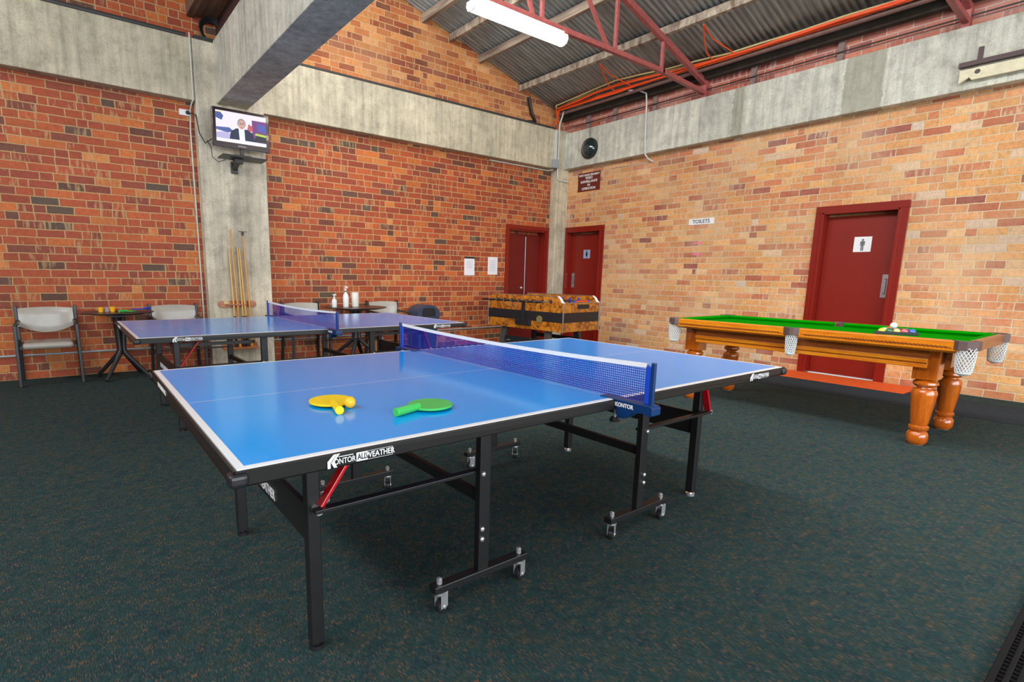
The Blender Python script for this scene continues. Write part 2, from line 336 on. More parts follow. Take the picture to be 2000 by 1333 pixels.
# ------------------------------------------------------------------ mesh builder
class B:
    def __init__(s): s.v = []; s.f = []; s.sm = []
    def add(s, vs, fs, smooth=False):
        o = len(s.v); s.v += [tuple(v) for v in vs]
        for f in fs: s.f.append([i+o for i in f]); s.sm.append(smooth)
        return s
    def box(s, c, d, rot=None):
        hx, hy, hz = d[0]/2, d[1]/2, d[2]/2
        vs = [Vector((x, y, z)) for x in (-hx, hx) for y in (-hy, hy) for z in (-hz, hz)]
        if rot is not None:
            R = rot if isinstance(rot, Matrix) else Euler(rot).to_matrix()
            vs = [R @ v for v in vs]
        vs = [v+Vector(c) for v in vs]
        return s.add(vs, [(0, 1, 3, 2), (4, 6, 7, 5), (0, 4, 5, 1), (2, 3, 7, 6), (0, 2, 6, 4), (1, 5, 7, 3)])
    def bb(s, a, b):
        return s.box([(a[i]+b[i])/2 for i in range(3)], [abs(b[i]-a[i]) for i in range(3)])
    def bar(s, p, q, w, h, upv=(0, 0, 1)):
        p, q = Vector(p), Vector(q); d = (q-p); ln = d.length; d.normalize()
        u_ = Vector(upv)
        if abs(d.dot(u_)) > .98: u_ = Vector((0, 1, 0))
        sx = d.cross(u_).normalized(); sz = sx.cross(d).normalized()
        R = Matrix((d, sx, sz)).transposed()
        return s.box((p+q)/2, (ln, w, h), R)
    def tube(s, pts, r, n=12, cap=True):
        pts = [Vector(p) for p in pts]; rs = r if isinstance(r, (list, tuple)) else [r]*len(pts)
        rings = []; prev = None
        for i, p in enumerate(pts):
            if i == 0: t = pts[1]-p
            elif i == len(pts)-1: t = p-pts[i-1]
            else: t = (pts[i+1]-p).normalized()+(p-pts[i-1]).normalized()
            t.normalize()
            if prev is None:
                a = Vector((0, 0, 1)) if abs(t.z) < .9 else Vector((1, 0, 0))
                x = t.cross(a).normalized()
            else: x = (prev-t*prev.dot(t)).normalized()
            prev = x; y = t.cross(x)
            rings.append([p+(x*cos(2*pi*k/n)+y*sin(2*pi*k/n))*rs[i] for k in range(n)])
        vs = [v for rg in rings for v in rg]; fs = []
        for i in range(len(pts)-1):
            for k in range(n):
                fs.append((i*n+k, i*n+(k+1) % n, (i+1)*n+(k+1) % n, (i+1)*n+k))
        s.add(vs, fs, True)
        if cap:
            s.add(rings[0], [tuple(range(n))[::-1]]); s.add(rings[-1], [tuple(range(n))])
        return s
    def lathe(s, prof, c=(0, 0, 0), n=24, axis='z', cap=True, smooth=True):
        vs = []
        for r, z in prof:
            for k in range(n):
                a = 2*pi*k/n; x, y = r*cos(a), r*sin(a)
                v = {'z': (x, y, z), 'x': (z, x, y), 'y': (x, z, y)}[axis]
                vs.append((v[0]+c[0], v[1]+c[1], v[2]+c[2]))
        fs = []
        for i in range(len(prof)-1):
            for k in range(n):
                f = (i*n+k, i*n+(k+1) % n, (i+1)*n+(k+1) % n, (i+1)*n+k)
                fs.append(f)
        s.add(vs, fs, smooth)
        if cap:
            m = len(prof)-1
            s.add(vs[:n], [tuple(range(n))[::-1]]); s.add(vs[m*n:], [tuple(range(n))])
        return s
    def sphere(s, c, r, n=16, m=10, sc=(1, 1, 1)):
        prof = [(max(1e-4, r*sin(pi*i/m)), -r*cos(pi*i/m)) for i in range(m+1)]
        b = B().lathe(prof, n=n, cap=False)
        return s.add([(v[0]*sc[0]+c[0], v[1]*sc[1]+c[1], v[2]*sc[2]+c[2]) for v in b.v], b.f, True)
    def prism(s, poly, a, b, axis='z', smooth=False):
        """poly 2D extruded from a to b along axis"""
        def P(p, t):
            return {'z': (p[0], p[1], t), 'y': (p[0], t, p[1]), 'x': (t, p[0], p[1])}[axis]
        n = len(poly)
        vs = [P(p, a) for p in poly]+[P(p, b) for p in poly]
        s.add(vs, [tuple(range(n))[::-1], tuple(range(n, 2*n))])
        s.add(vs, [(i, (i+1) % n, n+(i+1) % n, n+i) for i in range(n)], smooth)
        return s
    def xf(s, Mx):
        s.v = [tuple(Mx @ Vector(v)) for v in s.v]; return s
    def build(s, name, m, parent=None, bevel=0, origin=None, seg=2):
        me = bpy.data.meshes.new(name)
        vs = s.v
        if origin is not None: vs = [(v[0]-origin[0], v[1]-origin[1], v[2]-origin[2]) for v in vs]
        me.from_pydata(vs, [], s.f); me.polygons.foreach_set('use_smooth', s.sm); me.update()
        bm = bmesh.new(); bm.from_mesh(me)
        bmesh.ops.remove_doubles(bm, verts=bm.verts, dist=1e-5)
        bmesh.ops.recalc_face_normals(bm, faces=bm.faces)
        # crisp edges between flat and smooth parts
        for e in bm.edges:
            if len(e.link_faces) == 2:
                a_ = e.link_faces[0].normal.angle(e.link_faces[1].normal, 0)
                if a_ > radians(40): e.smooth = False
        bm.to_mesh(me); bm.free()
        me.materials.append(m)
        o = bpy.data.objects.new(name, me); C.objects.link(o)
        if origin is not None: o.location = origin
        if parent is not None: o.parent = parent
        if bevel:
            md = o.modifiers.new('bevel', 'BEVEL'); md.width = bevel; md.segments = seg; md.limit_method = 'ANGLE'; md.angle_limit = radians(50)
        return o
def thing(name, label, cat, loc=(0, 0, 0), rz=0, group=None):
    o = bpy.data.objects.new(name, None); C.objects.link(o); o.location = loc; o.rotation_euler = (0, 0, rz)
    o.empty_display_size = .1
    return tag(o, label, cat, group)
def tag(o, label, cat, group=None):
    o['label'] = label; o['category'] = cat
    if group: o['group'] = group
    return o
def struct(o, label=None):
    o['kind'] = 'structure'
    if label: o['label'] = label
    return o
def copy_tree(o, parent=None):
    c = o.copy(); C.objects.link(c)
    if parent is not None: c.parent = parent; c.matrix_parent_inverse = o.matrix_parent_inverse
    for ch in list(o.children): copy_tree(ch, c)
    return c
def text(name, s, size, m, parent, M4, ext=.0008, align='CENTER', sx=1.0, bold=0.0, spacing=1.0):
    """text in the local XY plane, M4 places it"""
    cu = bpy.data.curves.new(name, 'FONT'); cu.body = s; cu.size = size; cu.extrude = ext; cu.align_x = align; cu.align_y = 'CENTER'
    cu.offset = bold; cu.space_line = .95; cu.space_character = spacing
    t = bpy.data.objects.new('tmp', cu); C.objects.link(t)
    dg = bpy.context.evaluated_depsgraph_get(); me = bpy.data.meshes.new_from_object(t.evaluated_get(dg))
    C.objects.unlink(t); bpy.data.objects.remove(t)
    me.transform(Matrix.Diagonal((sx, 1, 1, 1))); me.transform(M4); me.name = name
    me.materials.clear(); me.materials.append(m)
    o = bpy.data.objects.new(name, me); C.objects.link(o)
    if parent is not None: o.parent = parent
    return o
def face_neg_y(x, y, z): return Matrix.Translation((x, y, z)) @ Matrix.Rotation(pi/2, 4, 'X')      # readable from -y side
def face_neg_x(x, y, z): return Matrix.Translation((x, y, z)) @ Matrix.Rotation(-pi/2, 4, 'Z') @ Matrix.Rotation(pi/2, 4, 'X')

# ================================================================== THE SETTING
RL = lambda x: 4.20 + .29*(-x)                # underside of the right bay roof
RL2 = lambda x: 4.30 + .29*(-6.15-x)          # left bay roof
BH = 3.215; BT = 3.90; BTR = 3.85; BF = .15               # concrete beam: bottom, top, face offset
XL, YF = -12.3, -13.8

struct(B().bb((XL, YF, -.1), (0.2, .2, 0)).build('floor', CARPET))
# back wall with the recess of the double door
DX0, DX1, DZ = -1.33, -.36, 2.08
wb_ = B()
wb_.bb((XL-.25, 0, 0), (DX0, .3, BH+.02)); wb_.bb((DX1, 0, 0), (0.3, .3, BH+.02)); wb_.bb((DX0, 0, DZ), (DX1, .3, BH+.02)); wb_.bb((DX0, .22, 0), (DX1, .3, DZ))
struct(wb_.build('wall_back', BRK_RED_X))
struct(B().prism([(-6.05, BT-.6), (0.3, BT-.6), (.3, RL(.3)+.02), (-6.05, RL(-6.05)+.02)], 0.0, .3, 'y').build('wall_back_gable', BRK_GAB_X))
struct(B().prism([(XL-.25, BT-.6), (-6.05, BT-.6), (-6.05, RL2(-6.15)), (XL-.25, RL2(XL-.25))], 0.0, .3, 'y').build('wall_back_left_gable', BRK_RED_X))
# right wall with two door recesses
D1 = (-5.43, -4.62); D2 = (-1.03, -.21); DH = 2.08
wr_ = B(); ys = [YF, D1[0], D1[1], D2[0], D2[1], 0]
for i in range(0, 6, 2): wr_.bb((0, ys[i], 0), (.3, ys[i+1], BH+.02))
for d in (D1, D2): wr_.bb((0, d[0], DH), (.3, d[1], BH+.02)); wr_.bb((.2, d[0], 0), (.3, d[1], DH))
struct(wr_.build('wall_right', BRK_TAN_Y))
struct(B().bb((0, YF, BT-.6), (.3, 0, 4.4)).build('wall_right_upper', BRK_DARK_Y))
struct(B().bb((XL-.25, YF, 0), (XL, 0, 4.2)).build('wall_left', BRK_RED_X))
fr = B().bb((XL, YF-.2, 3.6), (0.3, YF, 6.2)).bb((-.6, YF-.2, 0), (0.3, YF, 3.6)).bb((XL, YF-.2, 0), (XL+.4, YF, 3.6))
struct(fr.build('wall_front', BRK_RED_X))
# ring beams and cross beam
struct(B().bb((XL, -BF, BH), (-6.45, 0.0, BT)).bb((-5.66, -BF, BH), (-.31, 0, BT)).build('trim_1_beam_back', CONC, bevel=.008))
struct(B().bb((-BF, YF, BH), (0, -.16, BTR)).build('trim_2_beam_right', CONC_R, bevel=.008))
struct(B().bb((-6.22, YF, BH), (-5.86, -.17, BT+.02)).build('trim_3_cross_beam', CONC_G, bevel=.008))
col = B().bb((-6.45, -.17, 0), (-5.66, 0, BT+.0))
struct(col.build('trim_4_column_back', CONC_C, bevel=.01))
struct(B().bb((-.31, -.175, 0), (0, 0, BT)).build('trim_5_column_corner', CONC, bevel=.01))
# roof sheets: real corrugations running down the slope
def roof(x0, x1, fz, name):
    b = B(); n = int((0-YF)/.019); vs = []; 
    for i in range(n+1):
        y = YF + (0.0-YF)*i/n; dz = .009*sin(2*pi*y/.076)
        vs += [(x0, y, fz(x0)+.012+dz), (x1, y, fz(x1)+.012+dz)]
    b.add(vs, [(2*i, 2*i+1, 2*i+3, 2*i+2) for i in range(n)], True)
    o = b.build(name, CORR); md = o.modifiers.new('thick', 'SOLIDIFY'); md.thickness = .004; md.offset = 1
    return struct(o)
roof(-6.1, .25, RL, 'ceiling')
roof(XL, -6.2, RL2, 'ceiling_left_bay')
# sawtooth glazing above the cross beam (frames, glass)
GL, ntg, bg = mat('wired_glass'); bg.inputs['Base Color'].default_value = (.85, .92, .95, 1); bg.inputs['Alpha'].default_value = .25; bg.inputs['Roughness'].default_value = .2
wf = B()
for i in range(13): wf.bb((-6.14, YF+i*(13.6/12)-.03, 4.2), (-6.08, YF+i*(13.6/12)+.03, 5.98))
wf.bb((-6.14, YF, 3.9), (-6.08, 0, 4.28)); wf.bb((-6.14, YF, 5.86), (-6.08, 0, 5.98))
w1 = struct(wf.build('window_1', MAROON)); B().bb((-6.115, YF, 4.28), (-6.11, 0, 5.86)).build('pane', GL, w1)

struct(B().bb((-6.37, YF, 4.20), (-6.04, 0, 4.30)).build('trim_6_valley_soffit', OLDTIM2))
# ---- purlins
px_list = [(-1.16, .10), (-2.07, .11), (-2.66, .11), (-3.17, .12), (-3.85, .12), (-4.7, .12), (-5.5, .12)]
for i, (x, h) in enumerate(px_list):
    o = B().bb((x-.03, YF, RL(x)-h-.01), (x+.035, 0.0, RL(x+.035))).build('purlin', LIMED if i in (0, 2) else OLDTIM, bevel=.004)
    names = ['lowest roof purlin near the right wall, with whitewash stains', 'second roof purlin up from the right wall', 'third roof purlin up, passing behind the lit tube', 'fourth roof purlin up, nearest the cross beam at the picture top', 'fifth roof purlin up, out of sight high in the roof', 'sixth roof purlin up beside the glazing', 'topmost roof purlin under the glazing']
    tag(o, names[i], 'roof beam', 'timber purlins under the corrugated roof')
o = B().bb((-6.46, YF, 4.18), (-6.38, 0, 4.36)).build('purlin', OLDTIM2, bevel=.004); tag(o, 'rough brown timber purlin left of the concrete cross beam', 'roof beam')

# ---- steel trusses
def truss(y, label):
    t = thing('roof_truss', label, 'roof truss', (0, y, 3.93), group='red steel roof trusses')
    Z = lambda x: RL(x)-.15-3.93
    b = B().bar((-.0, 0, .0), (-1.15, 0, .062), .055, .055).bar((-1.12, 0, .062), (-5.86, 0, .062), .055, .055); b.build('bottom_chord', TRUSSR, t)
    b = B().bar((-.0, 0, Z(0)+.0), (-5.98, 0, Z(-5.98)), .06, .075); b.build('top_chord', TRUSSR, t)
    b = B().bb((-.09, -.035, -.078), (-.0, .035, Z(0))); b.build('seat_plate', TRUSSR, t)
    xs = [-1.16, -2.15, -3.42, -4.6]
    for i, x in enumerate(xs):
        B().bar((x, 0, .05), (x, 0, Z(x)), .035, .04).build('web', TRUSSR, t)
        if i: 
            x2 = [0, -3.15, -4.1, -5.6][i]
            B().bar((x-.12, 0, .05), (x2, 0, Z(x2)), .035, .04).build('web', TRUSSR, t)
    return t
truss(-2.86, 'red steel roof truss carrying the lit tube, its end on the right beam')
truss(-5.76, 'red steel roof truss whose end shows at the top right')
truss(-8.7, 'red steel roof truss behind the viewer')

# ---- lit batten light(s)
DIFF, ntd, bd = mat('glowing_diffuser'); bd.inputs['Base Color'].default_value = (1, .95, .85, 1); bd.inputs['Emission Color'].default_value = (1.0, .90, .74, 1); bd.inputs['Emission Strength'].default_value = 13
def batten(x0, x1, y, z, label):
    t = thing('batten_light', label, 'light', ((x0+x1)/2, y, z), group='fluorescent batten lights under the trusses')
    h = (x1-x0)/2
    B().bb((-h+.02, -.04, .0), (h-.02, .04, .05)).build('housing', WHITE, t)
    pr = [(-.07, .012), (-.076, -.03), (-.055, -.07), (-.02, -.085), (.02, -.085), (.055, -.07), (.076, -.03), (.07, .012)]
    B().prism(pr, -h, h, 'x').build('diffuser', DIFF, t)
    for sx in (-1, 1): B().prism([(p[0]*1.04, p[1]*1.04) for p in pr], sx*h, sx*(h+.012), 'x').build('end_cap', WHITE, t)
    return t
batten(-4.40, -3.10, -2.88, 3.90, 'lit white tube light under the red truss at the picture top')
batten(-4.40, -3.10, -5.78, 3.885, 'lit tube light on the second truss, above the view')
batten(-4.40, -3.10, -8.72, 3.885, 'lit tube light on the third truss, behind the viewer')
batten(-10.4, -9.1, -5.78, 3.885, 'lit tube light in the left bay, out of view')

# ================================================================== DOORS
def frame_parts(d, x_out, wd, top, m, parent):
    """architrave and jambs around opening y range d on wall x=0"""
    b = B()
    b.bb((-.022, d[0]-wd, 0), (0.0, d[0]+.0, top)); b.bb((-.022, d[1], 0), (0, d[1]+wd, top)); b.bb((-.0221, d[0]-wd, top), (0, d[1]+wd, top+wd))
    b.bb((-.03, d[0]-.012, 0), (.15, d[0]+.022, top)); b.bb((-.03, d[1]-.022, 0), (.15, d[1]+.012, top)); b.bb((-.03, d[0], top-.022), (.15, d[1], top+.012))
    return b.build('door_frame', m, parent, bevel=.003)
def person_icon(b, cx, cy, s):
    pass
def toilet_door(name, d, label, man):
    t = thing(name, label, 'door', (0, (d[0]+d[1])/2, 0)); t['kind'] = 'structure'
    yc = (d[0]+d[1])/2
    f = frame_parts((d[0]-yc, d[1]-yc), 0, .08, DH, FRAMER, t)
    w_ = (d[1]-d[0])/2-.024
    leaf = B().bb((.10, -w_, .012), (.14, w_, DH-.05)).build('door_leaf', DOORR, t, bevel=.002)
    return t, leaf, w_
t, leaf, w_ = toilet_door('door_1', D1, 'red toilet door with a white man sign, behind the pool table', True)
pl = B().bb((.094, -.13, 1.585), (.099, .055, 1.77)).build('push_sign', WHITE, leaf); pl['label'] = 'white square sign with grey man figure'
def icon(parent, x, yc, z0, h, woman, m):
    b = B()
    b.lathe([(h*.085, 0), (h*.085, .0015)], (x-.0015, yc, z0+h*.90), 20, 'x')
    if not woman:
        poly = [(-.17, .44), (-.17, .76), (-.12, .8), (.12, .8), (.17, .76), (.17, .44), (.12, .44), (.12, .66), (.10, .66), (.10, 0), (.015, 0), (.015, .4), (-.015, .4), (-.015, 0), (-.10, 0), (-.10, .66), (-.12, .66), (-.12, .44)]
    else:
        poly = [(-.10, .8), (.10, .8), (.2, .45), (.15, .43), (.10, .6), (.19, .26), (.08, .26), (.08, 0), (.015, 0), (.015, .26), (-.015, .26), (-.015, 0), (-.08, 0), (-.08, .26), (-.19, .26), (-.10, .6), (-.15, .43), (-.2, .45)]
    # ngon is concave: split by rows is unnecessary, blender triangulates it
    b.prism([(yc-p[0]*h, z0+p[1]*h) for p in poly], x-.0015, x, 'x')
    return b.build('pictogram', m, parent)
GREYI = plain('grey_pictogram_ink', s2l(96, 100, 108), .5)
icon(pl, .0935, -.0375, 1.60, .145, False, GREYI)
B().bb((.06, -w_, .0), (.10, w_, .012)).build('door_sill', WHITE, t)
hp = B().bb((.088, -.365, 1.03), (.094, -.295, 1.31)).build('pull_plate', STEEL, leaf); hp['label'] = 'brushed steel door pull plate'
B().bb((.07, -.34, 1.08), (.075, -.32, 1.26)).bb((.07, -.34, 1.25), (.09, -.32, 1.265)).bb((.07, -.34, 1.075), (.09, -.32, 1.09)).build('handle', STEEL, hp, bevel=.002)
t, leaf, w_ = toilet_door('door_2', D2, 'red toilet door with a small blue woman sign in the corner', False)
LBL = plain('pale_blue_sign_plate', s2l(160, 176, 200), .4)
DKB = plain('dark_blue_ink', s2l(18, 32, 84), .4)
pl = B().bb((.094, -.10, 1.575), (.099, .06, 1.735)).build('push_sign', LBL, leaf); icon(pl, .0935, -.02, 1.59, .13, True, DKB)
hp = B().bb((.088, .26, 1.02), (.094, .33, 1.30)).build('pull_plate', STEEL, leaf)
B().bb((.07, .285, 1.06), (.075, .305, 1.26)).bb((.07, .285, 1.25), (.09, .305, 1.265)).bb((.07, .285, 1.055), (.09, .305, 1.07)).build('handle', STEEL, hp, bevel=.002)
# dark double door on the back wall
t = thing('door_3', 'deep recessed dark red double door in the back wall by the corner', 'door', (-.845, 0, 0)); t['kind'] = 'structure'
hw = (DX1-DX0)/2
b = B(); wd = .065
b.bb((-hw-wd, -.025, 0), (-hw+.0, .0, DZ-.0)); b.bb((hw, -.025, 0), (hw+.05, .0, DZ)); b.bb((-hw-wd, -.0251, DZ), (hw+.05, 0, DZ+.07))
b.bb((-hw, 0, 0), (-hw+.03, .2, DZ)); b.bb((hw-.03, 0, 0), (hw, .2, DZ)); b.bb((-hw, 0, DZ-.03), (hw, .2, DZ))
b.build('door_frame', FRAMER, t, bevel=.003)
for k, (a, c_) in enumerate(((-hw+.035, .05), (.055, hw-.035))):
    lf = B().bb((a, .15, .01), (c_, .19, DZ-.07)).build('door_leaf', DOORD, t, bevel=.002)
    if k == 0: B().sphere((c_-.06, .13, 1.0), .028).build('knob', CHROME, lf)
    else:
        B().tube([(a+.02, .135, .2), (a+.02, .135, DZ-.12)], .007).build('bolt_rod', STEEL, lf)
# threshold items
o = B().bb((-.60, -5.86, 0.0), (-.03, -4.40, .012)).build('threshold_mat', ORMAT, bevel=.003); tag(o, 'flat bright orange mat on the floor before the right toilet door', 'mat')
o = B().bb((-1.33, -13.0, 0.0), (-.38, -2.2, .005)).build('floor_runner', RUNNER, bevel=.002); tag(o, 'long charcoal rubber runner along the foot of the right wall', 'runner'); 
# perforated rubber mat at lower right
b = B(); x0, y1 = -5.78, -7.352
rw, pitch = .022, .027
nx, ny = 60, 22
b.bb((x0, y1-.03, 0), (x0+nx*pitch, y1-.012, .012)); b.bb((x0, y1-.03-ny*pitch, 0), (x0+.02, y1-.03, .012))
for j in range(1, ny+1): b.bb((x0+.02, y1-.03-j*pitch, 0), (x0+nx*pitch, y1-.03-j*pitch+.013, .014))
for i in range(1, nx): b.bb((x0+i*pitch, y1-.03-ny*pitch, 0), (x0+i*pitch+.012, y1-.03, .009))
o = b.build('rubber_mat', RUBBER, bevel=.002); tag(o, 'black perforated rubber mat on the carpet at lower right corner', 'mat')

# ================================================================== SIGNS ON WALLS
t = thing('toilets_sign', 'white TOILETS sign on the tan brick wall', 'sign', (-.0, -2.955, 2.09))
B().bb((-.008, -.205, -.045), (0, .205, .045)).build('board', WHITE, t, bevel=.002)
text('lettering', 'TOILETS', .075, INKB, t, face_neg_x(-.009, 0, 0), bold=.0008)
t = thing('security_sign', 'dark brown video surveillance warning sign below the mirror dome', 'sign', (0, -.685, 2.955))
B().bb((-.006, -.26, -.165), (0, .26, .165)).build('board', SIGNB, t)
for s_, z, sz, k in (('FORT KNOX SECURITY', .12, .046, 1), ('VIDEO', .068, .058, 1), ('SURVEILLANCE', .005, .058, 1), ('IN', -.058, .058, 1), ('OPERATION', -.118, .058, 1)):
    text('lettering', s_, sz, INK, t, face_neg_x(-.007, 0, z), bold=.0014, sx=1.0)
# notices left of the double door
LINES, ntl, bl = mat('faint_printed_lines')
bl.inputs['Base Color'].default_value = (.45, .45, .5, 1)
for x, z, hh, lab, bar in ((-2.21, 1.37, .15, 'white paper notice with dark top strip, left one on the brick wall', True), (-1.685, 1.395, .155, 'white paper notice in a plastic sleeve, nearest the double door', False)):
    t = thing('wall_notice', lab, 'notice', (x, 0, z))
    B().bb((-.11, -.006, -hh), (.11, 0, hh)).build('sheet', PAPER, t)
    if bar: B().bb((-.11, -.012, hh-.012), (.11, -.0, hh+.02)).build('clip_strip', BLACKP, t)
    b = B()
    for k in range(7 if bar else 11): b.bb((-.06-.02*(k % 2), -.0075, hh-.06-k*.019), (.06+.02*(k % 3 == 0), -.0062, hh-.056-k*.019))
    b.build('printing', LINES, t)
PINK = plain('pink_paint', s2l(244, 120, 160), .6)
for z, l_ in ((1.77, 'upper faded pink paint dash on the tan brick wall'), (1.60, 'lower faded pink paint dash on the tan brick wall')):
    o = B().prism([(-2.93+.075*cos(a)*1.0, z+.013*sin(a)) for a in [2*pi*k/16 for k in range(16)]], -.002, 0, 'x').build('paint_dash', PINK); tag(o, l_, 'paint mark')

# ================================================================== PIPES, CABLES
o = B().tube([(-6.47, -.165, 3.95), (-6.475, -.165, 3.22), (-6.49, -.10, 3.17), (-6.49, -.03, 3.13), (-6.50, -.02, 2.9), (-6.49, -.02, .1)], .009).build('wall_conduit', PIPEW); tag(o, 'pale vertical conduit running down beside the television column', 'conduit')
t = thing('power_outlet', 'white power outlet high on the wall left of the television', 'socket', (-6.55, 0, 3.095))
B().bb((-.06, -.02, -.035), (.06, 0, .035)).build('plate', WHITE, t, bevel=.004)
B().lathe([(.022, -.05), (.022, -.02)], (.03, 0, 0), 16, 'y').build('plug', BLACKP, t)
CORD1 = B().tube([(-6.52, -.05, 3.09), (-6.46, -.18, 3.05), (-6.44, -.2, 2.85), (-6.38, -.2, 2.74), (-6.30, -.25, 2.80), (-6.27, -.36, 2.86)], .006).build('power_cord', BLACKP)
CORD2 = B().tube([(-6.36, -.2, 2.78), (-6.32, -.2, 2.7), (-6.32, -.25, 2.58), (-6.27, -.32, 2.52), (-6.2, -.38, 2.545)], .004).build('power_cord', BLACKP)
o = B().tube([(XL, -.10, BT+.03), (-6.5, -.10, BT+.03)], .03).build('pipe', PIPED); tag(o, 'dark pipe lying on the left stretch of concrete beam', 'pipe')
o = B().tube([(-5.84, -.10, BT+.025), (-.34, -.10, BT+.03)], .022).build('pipe', PIPED); tag(o, 'dark pipe lying on the beam under the gable', 'pipe')
o = B().bb((-6.42, -.15, BT), (-6.15, -.04, BT+.05)).build('metal_ledge', PIPED); tag(o, 'dark metal ledge where beam meets cross beam', 'ledge')
b = B()
for k in range(5):
    r = .11+.010*k
    b.tube([(-6.20+r*cos(a), -.07-.012*k, 4.055+r*sin(a)*.95) for a in [2*pi*j/22 for j in range(23)]], .008, 8, cap=False)
o = b.build('cable_coil', BLACKP); tag(o, 'coil of black cable hung above the column by the cross beam', 'cable')
# skirting-level conduit
o = B().tube([(XL, -.02, .262), (-6.50, -.02, .275)], .012).build('wall_conduit', PIPEG); tag(o, 'thin grey conduit low on the wall behind the left chair', 'conduit')
o = B().tube([(-5.62, -.02, .285), (-1.45, -.02, .295)], .012).build('wall_conduit', PIPEG); tag(o, 'thin grey conduit low on the wall right of the column', 'conduit')
# corner conduits
o = B().tube([(-.34, -.30, 4.19), (-.335, -.26, 4.10), (-.33, -.20, 3.98), (-.325, -.19, 3.8), (-.32, -.185, 3.1), (-.31, -.19, 3.03), (-.28, -.20, 3.005), (-.05, -.21, 3.0)], .013).build('wall_conduit', PIPEW); tag(o, 'pale conduit bending round the corner column', 'conduit')
o = B().bb((-.40, -.20, 3.36), (-.365, -.152, 3.88)).build('cable_trunking', PIPEW, bevel=.003); tag(o, 'white square trunking dropping to the junction box', 'trunking')
t = thing('junction_box', 'grey junction box on the beam at the corner column', 'junction box', (-.375, -.15, 3.29))
B().bb((-.085, -.06, -.075), (.065, 0, .075)).build('box', PIPEG, t, bevel=.004)
o = B().tube([(-1.83, -.02, 3.19), (-.42, -.02, 3.19), (-.35, -.10, 3.2)], .013).build('wall_conduit', PIPEW); tag(o, 'white conduit tucked under the beam left of the corner', 'conduit')
o = B().tube([(-.36, -1.72, 4.19), (-.30, -1.86, 4.17), (-.18, -1.93, 4.13), (-.17, -1.94, 4.0), (-.17, -1.96, 3.4), (-.165, -1.975, 3.2), (-.10, -1.99, 3.14), (-.015, -2.03, 3.10)], .013).build('wall_conduit', PIPEW); tag(o, 'pale conduit dropping down the right concrete beam', 'conduit')
o = B().tube([(-.015, -2.02, 3.10), (-.012, -1.2, 3.115)], .004, 8).build('wall_wire', PIPEW); tag(o, 'thin pale wire stapled along the right wall under the beam', 'wire')
# eave pipe with orange cables
o = B().tube([(-.32, -.05, 4.165), (-.32, YF+.1, 4.165)], .028).build('pipe', PIPEB); tag(o, 'brown steel pipe running along the eave of the right wall', 'pipe')
SOOT = plain('sooty_timber', s2l(62, 54, 46), .9, 0, .3, nscale=9)
o = B().bb((-.15, YF+.1, 4.10), (-.052, -.05, 4.205)).build('purlin', SOOT); tag(o, 'blackened timber wall plate on the right wall eave', 'roof beam')
random.seed(3)
cabs = []
for k in range(11):
    dx = -.41+.022*(k % 5)+random.uniform(-.01, .01); dz = 4.195+.011*(k//3); y = -.22
    pts = [(-.36+.01*k, -.12, 4.0+.004*k), (-.36, -.15, 4.08)]
    while y > YF+.3:
        fan = max(0, 1-abs(y+1.4)/2.0)*.011*k
        pts.append((dx-fan+random.uniform(-.014, .014), y, dz+fan*1.1+random.uniform(-.006, .012))); y -= .45
    o = B().tube(pts, .012, 6).build('orange_cable' if k < 9 else 'cream_cable', ORCAB if k < 9 else CREAM)
    tag(o, 'orange cable in the bundle along the right eave' if k < 9 else 'cream cable in the bundle along the right eave', 'cable', 'orange cables along the eave' if k < 9 else 'cream cables along the eave')
for y_, l_ in ((-3.15, 'loop of orange cable hanging from the purlin right of the truss'), (-1.5, 'loop of orange cable hanging from the purlin left of the truss')):
    o = B().tube([(-1.12, y_-.25, 4.40), (-.86, y_-.12, 4.33), (-.6, y_-.02, 4.25), (-.38, y_+.0, 4.21)], .009, 6).tube([(-1.12, y_-.25, 4.40), (-.80, y_-.2, 4.33), (-.36, y_-.3, 4.22)], .008, 6).build('orange_cable', ORCAB); tag(o, l_, 'cable')
o = B().tube([(-1.0, -.06, 4.36), (-.9, -.05, 4.1), (-.80, -.04, 3.99), (-.98, -.04, 3.95)], .032, 8).build('pipe', BLACKP); tag(o, 'bent black hose on the gable wall near the corner', 'hose')
for i, y_ in enumerate((-.62, -1.22, -2.0, -3.55, -4.6, -7.0, -8.2)):
    o = B().bb((-.05, y_-.035, BTR), (0, y_+.035, 4.20)).build('wall_stud', STUB, bevel=.003)
    tag(o, 'short weathered timber stud above the right beam, '+['nearest the corner', 'second from the corner', 'third from the corner', 'just right of the truss end', 'second right of the truss end', 'right of the far truss', 'behind the viewer'][i], 'stud', 'short studs above the right beam')
o = B().tube([(-.065, -.3, 3.97), (-.065, YF+.2, 3.98)], .009, 8).build('wall_conduit', PIPED); tag(o, 'thin dark conduit running across the studs above the right beam', 'conduit')
# timber bracket with cream board at the far right
t = thing('wall_bracket', 'old cream board hung on a maroon steel rail at the top right', 'bracket', (-BF, -5.79, 3.42))
B().bb((-.06, -1.3, .015), (0, .0, .06)).build('rail', MAROON, t)
B().bb((-.02, -.17, .06), (0, -.13, .19)).build('hanger', MAROON, t)
bo = B().prism([(-1.3, -.02), (-1.3, -.13), (-.12, -.13), (-.10, -.10), (-.02, -.145), (-.02, -.02)], -.07, -.03, 'x').build('board', OLDW, t)
B().lathe([(.022, -.074), (.022, -.069)], (0, -.16, -.06), 16, 'x').build('hole', MAROON, bo)
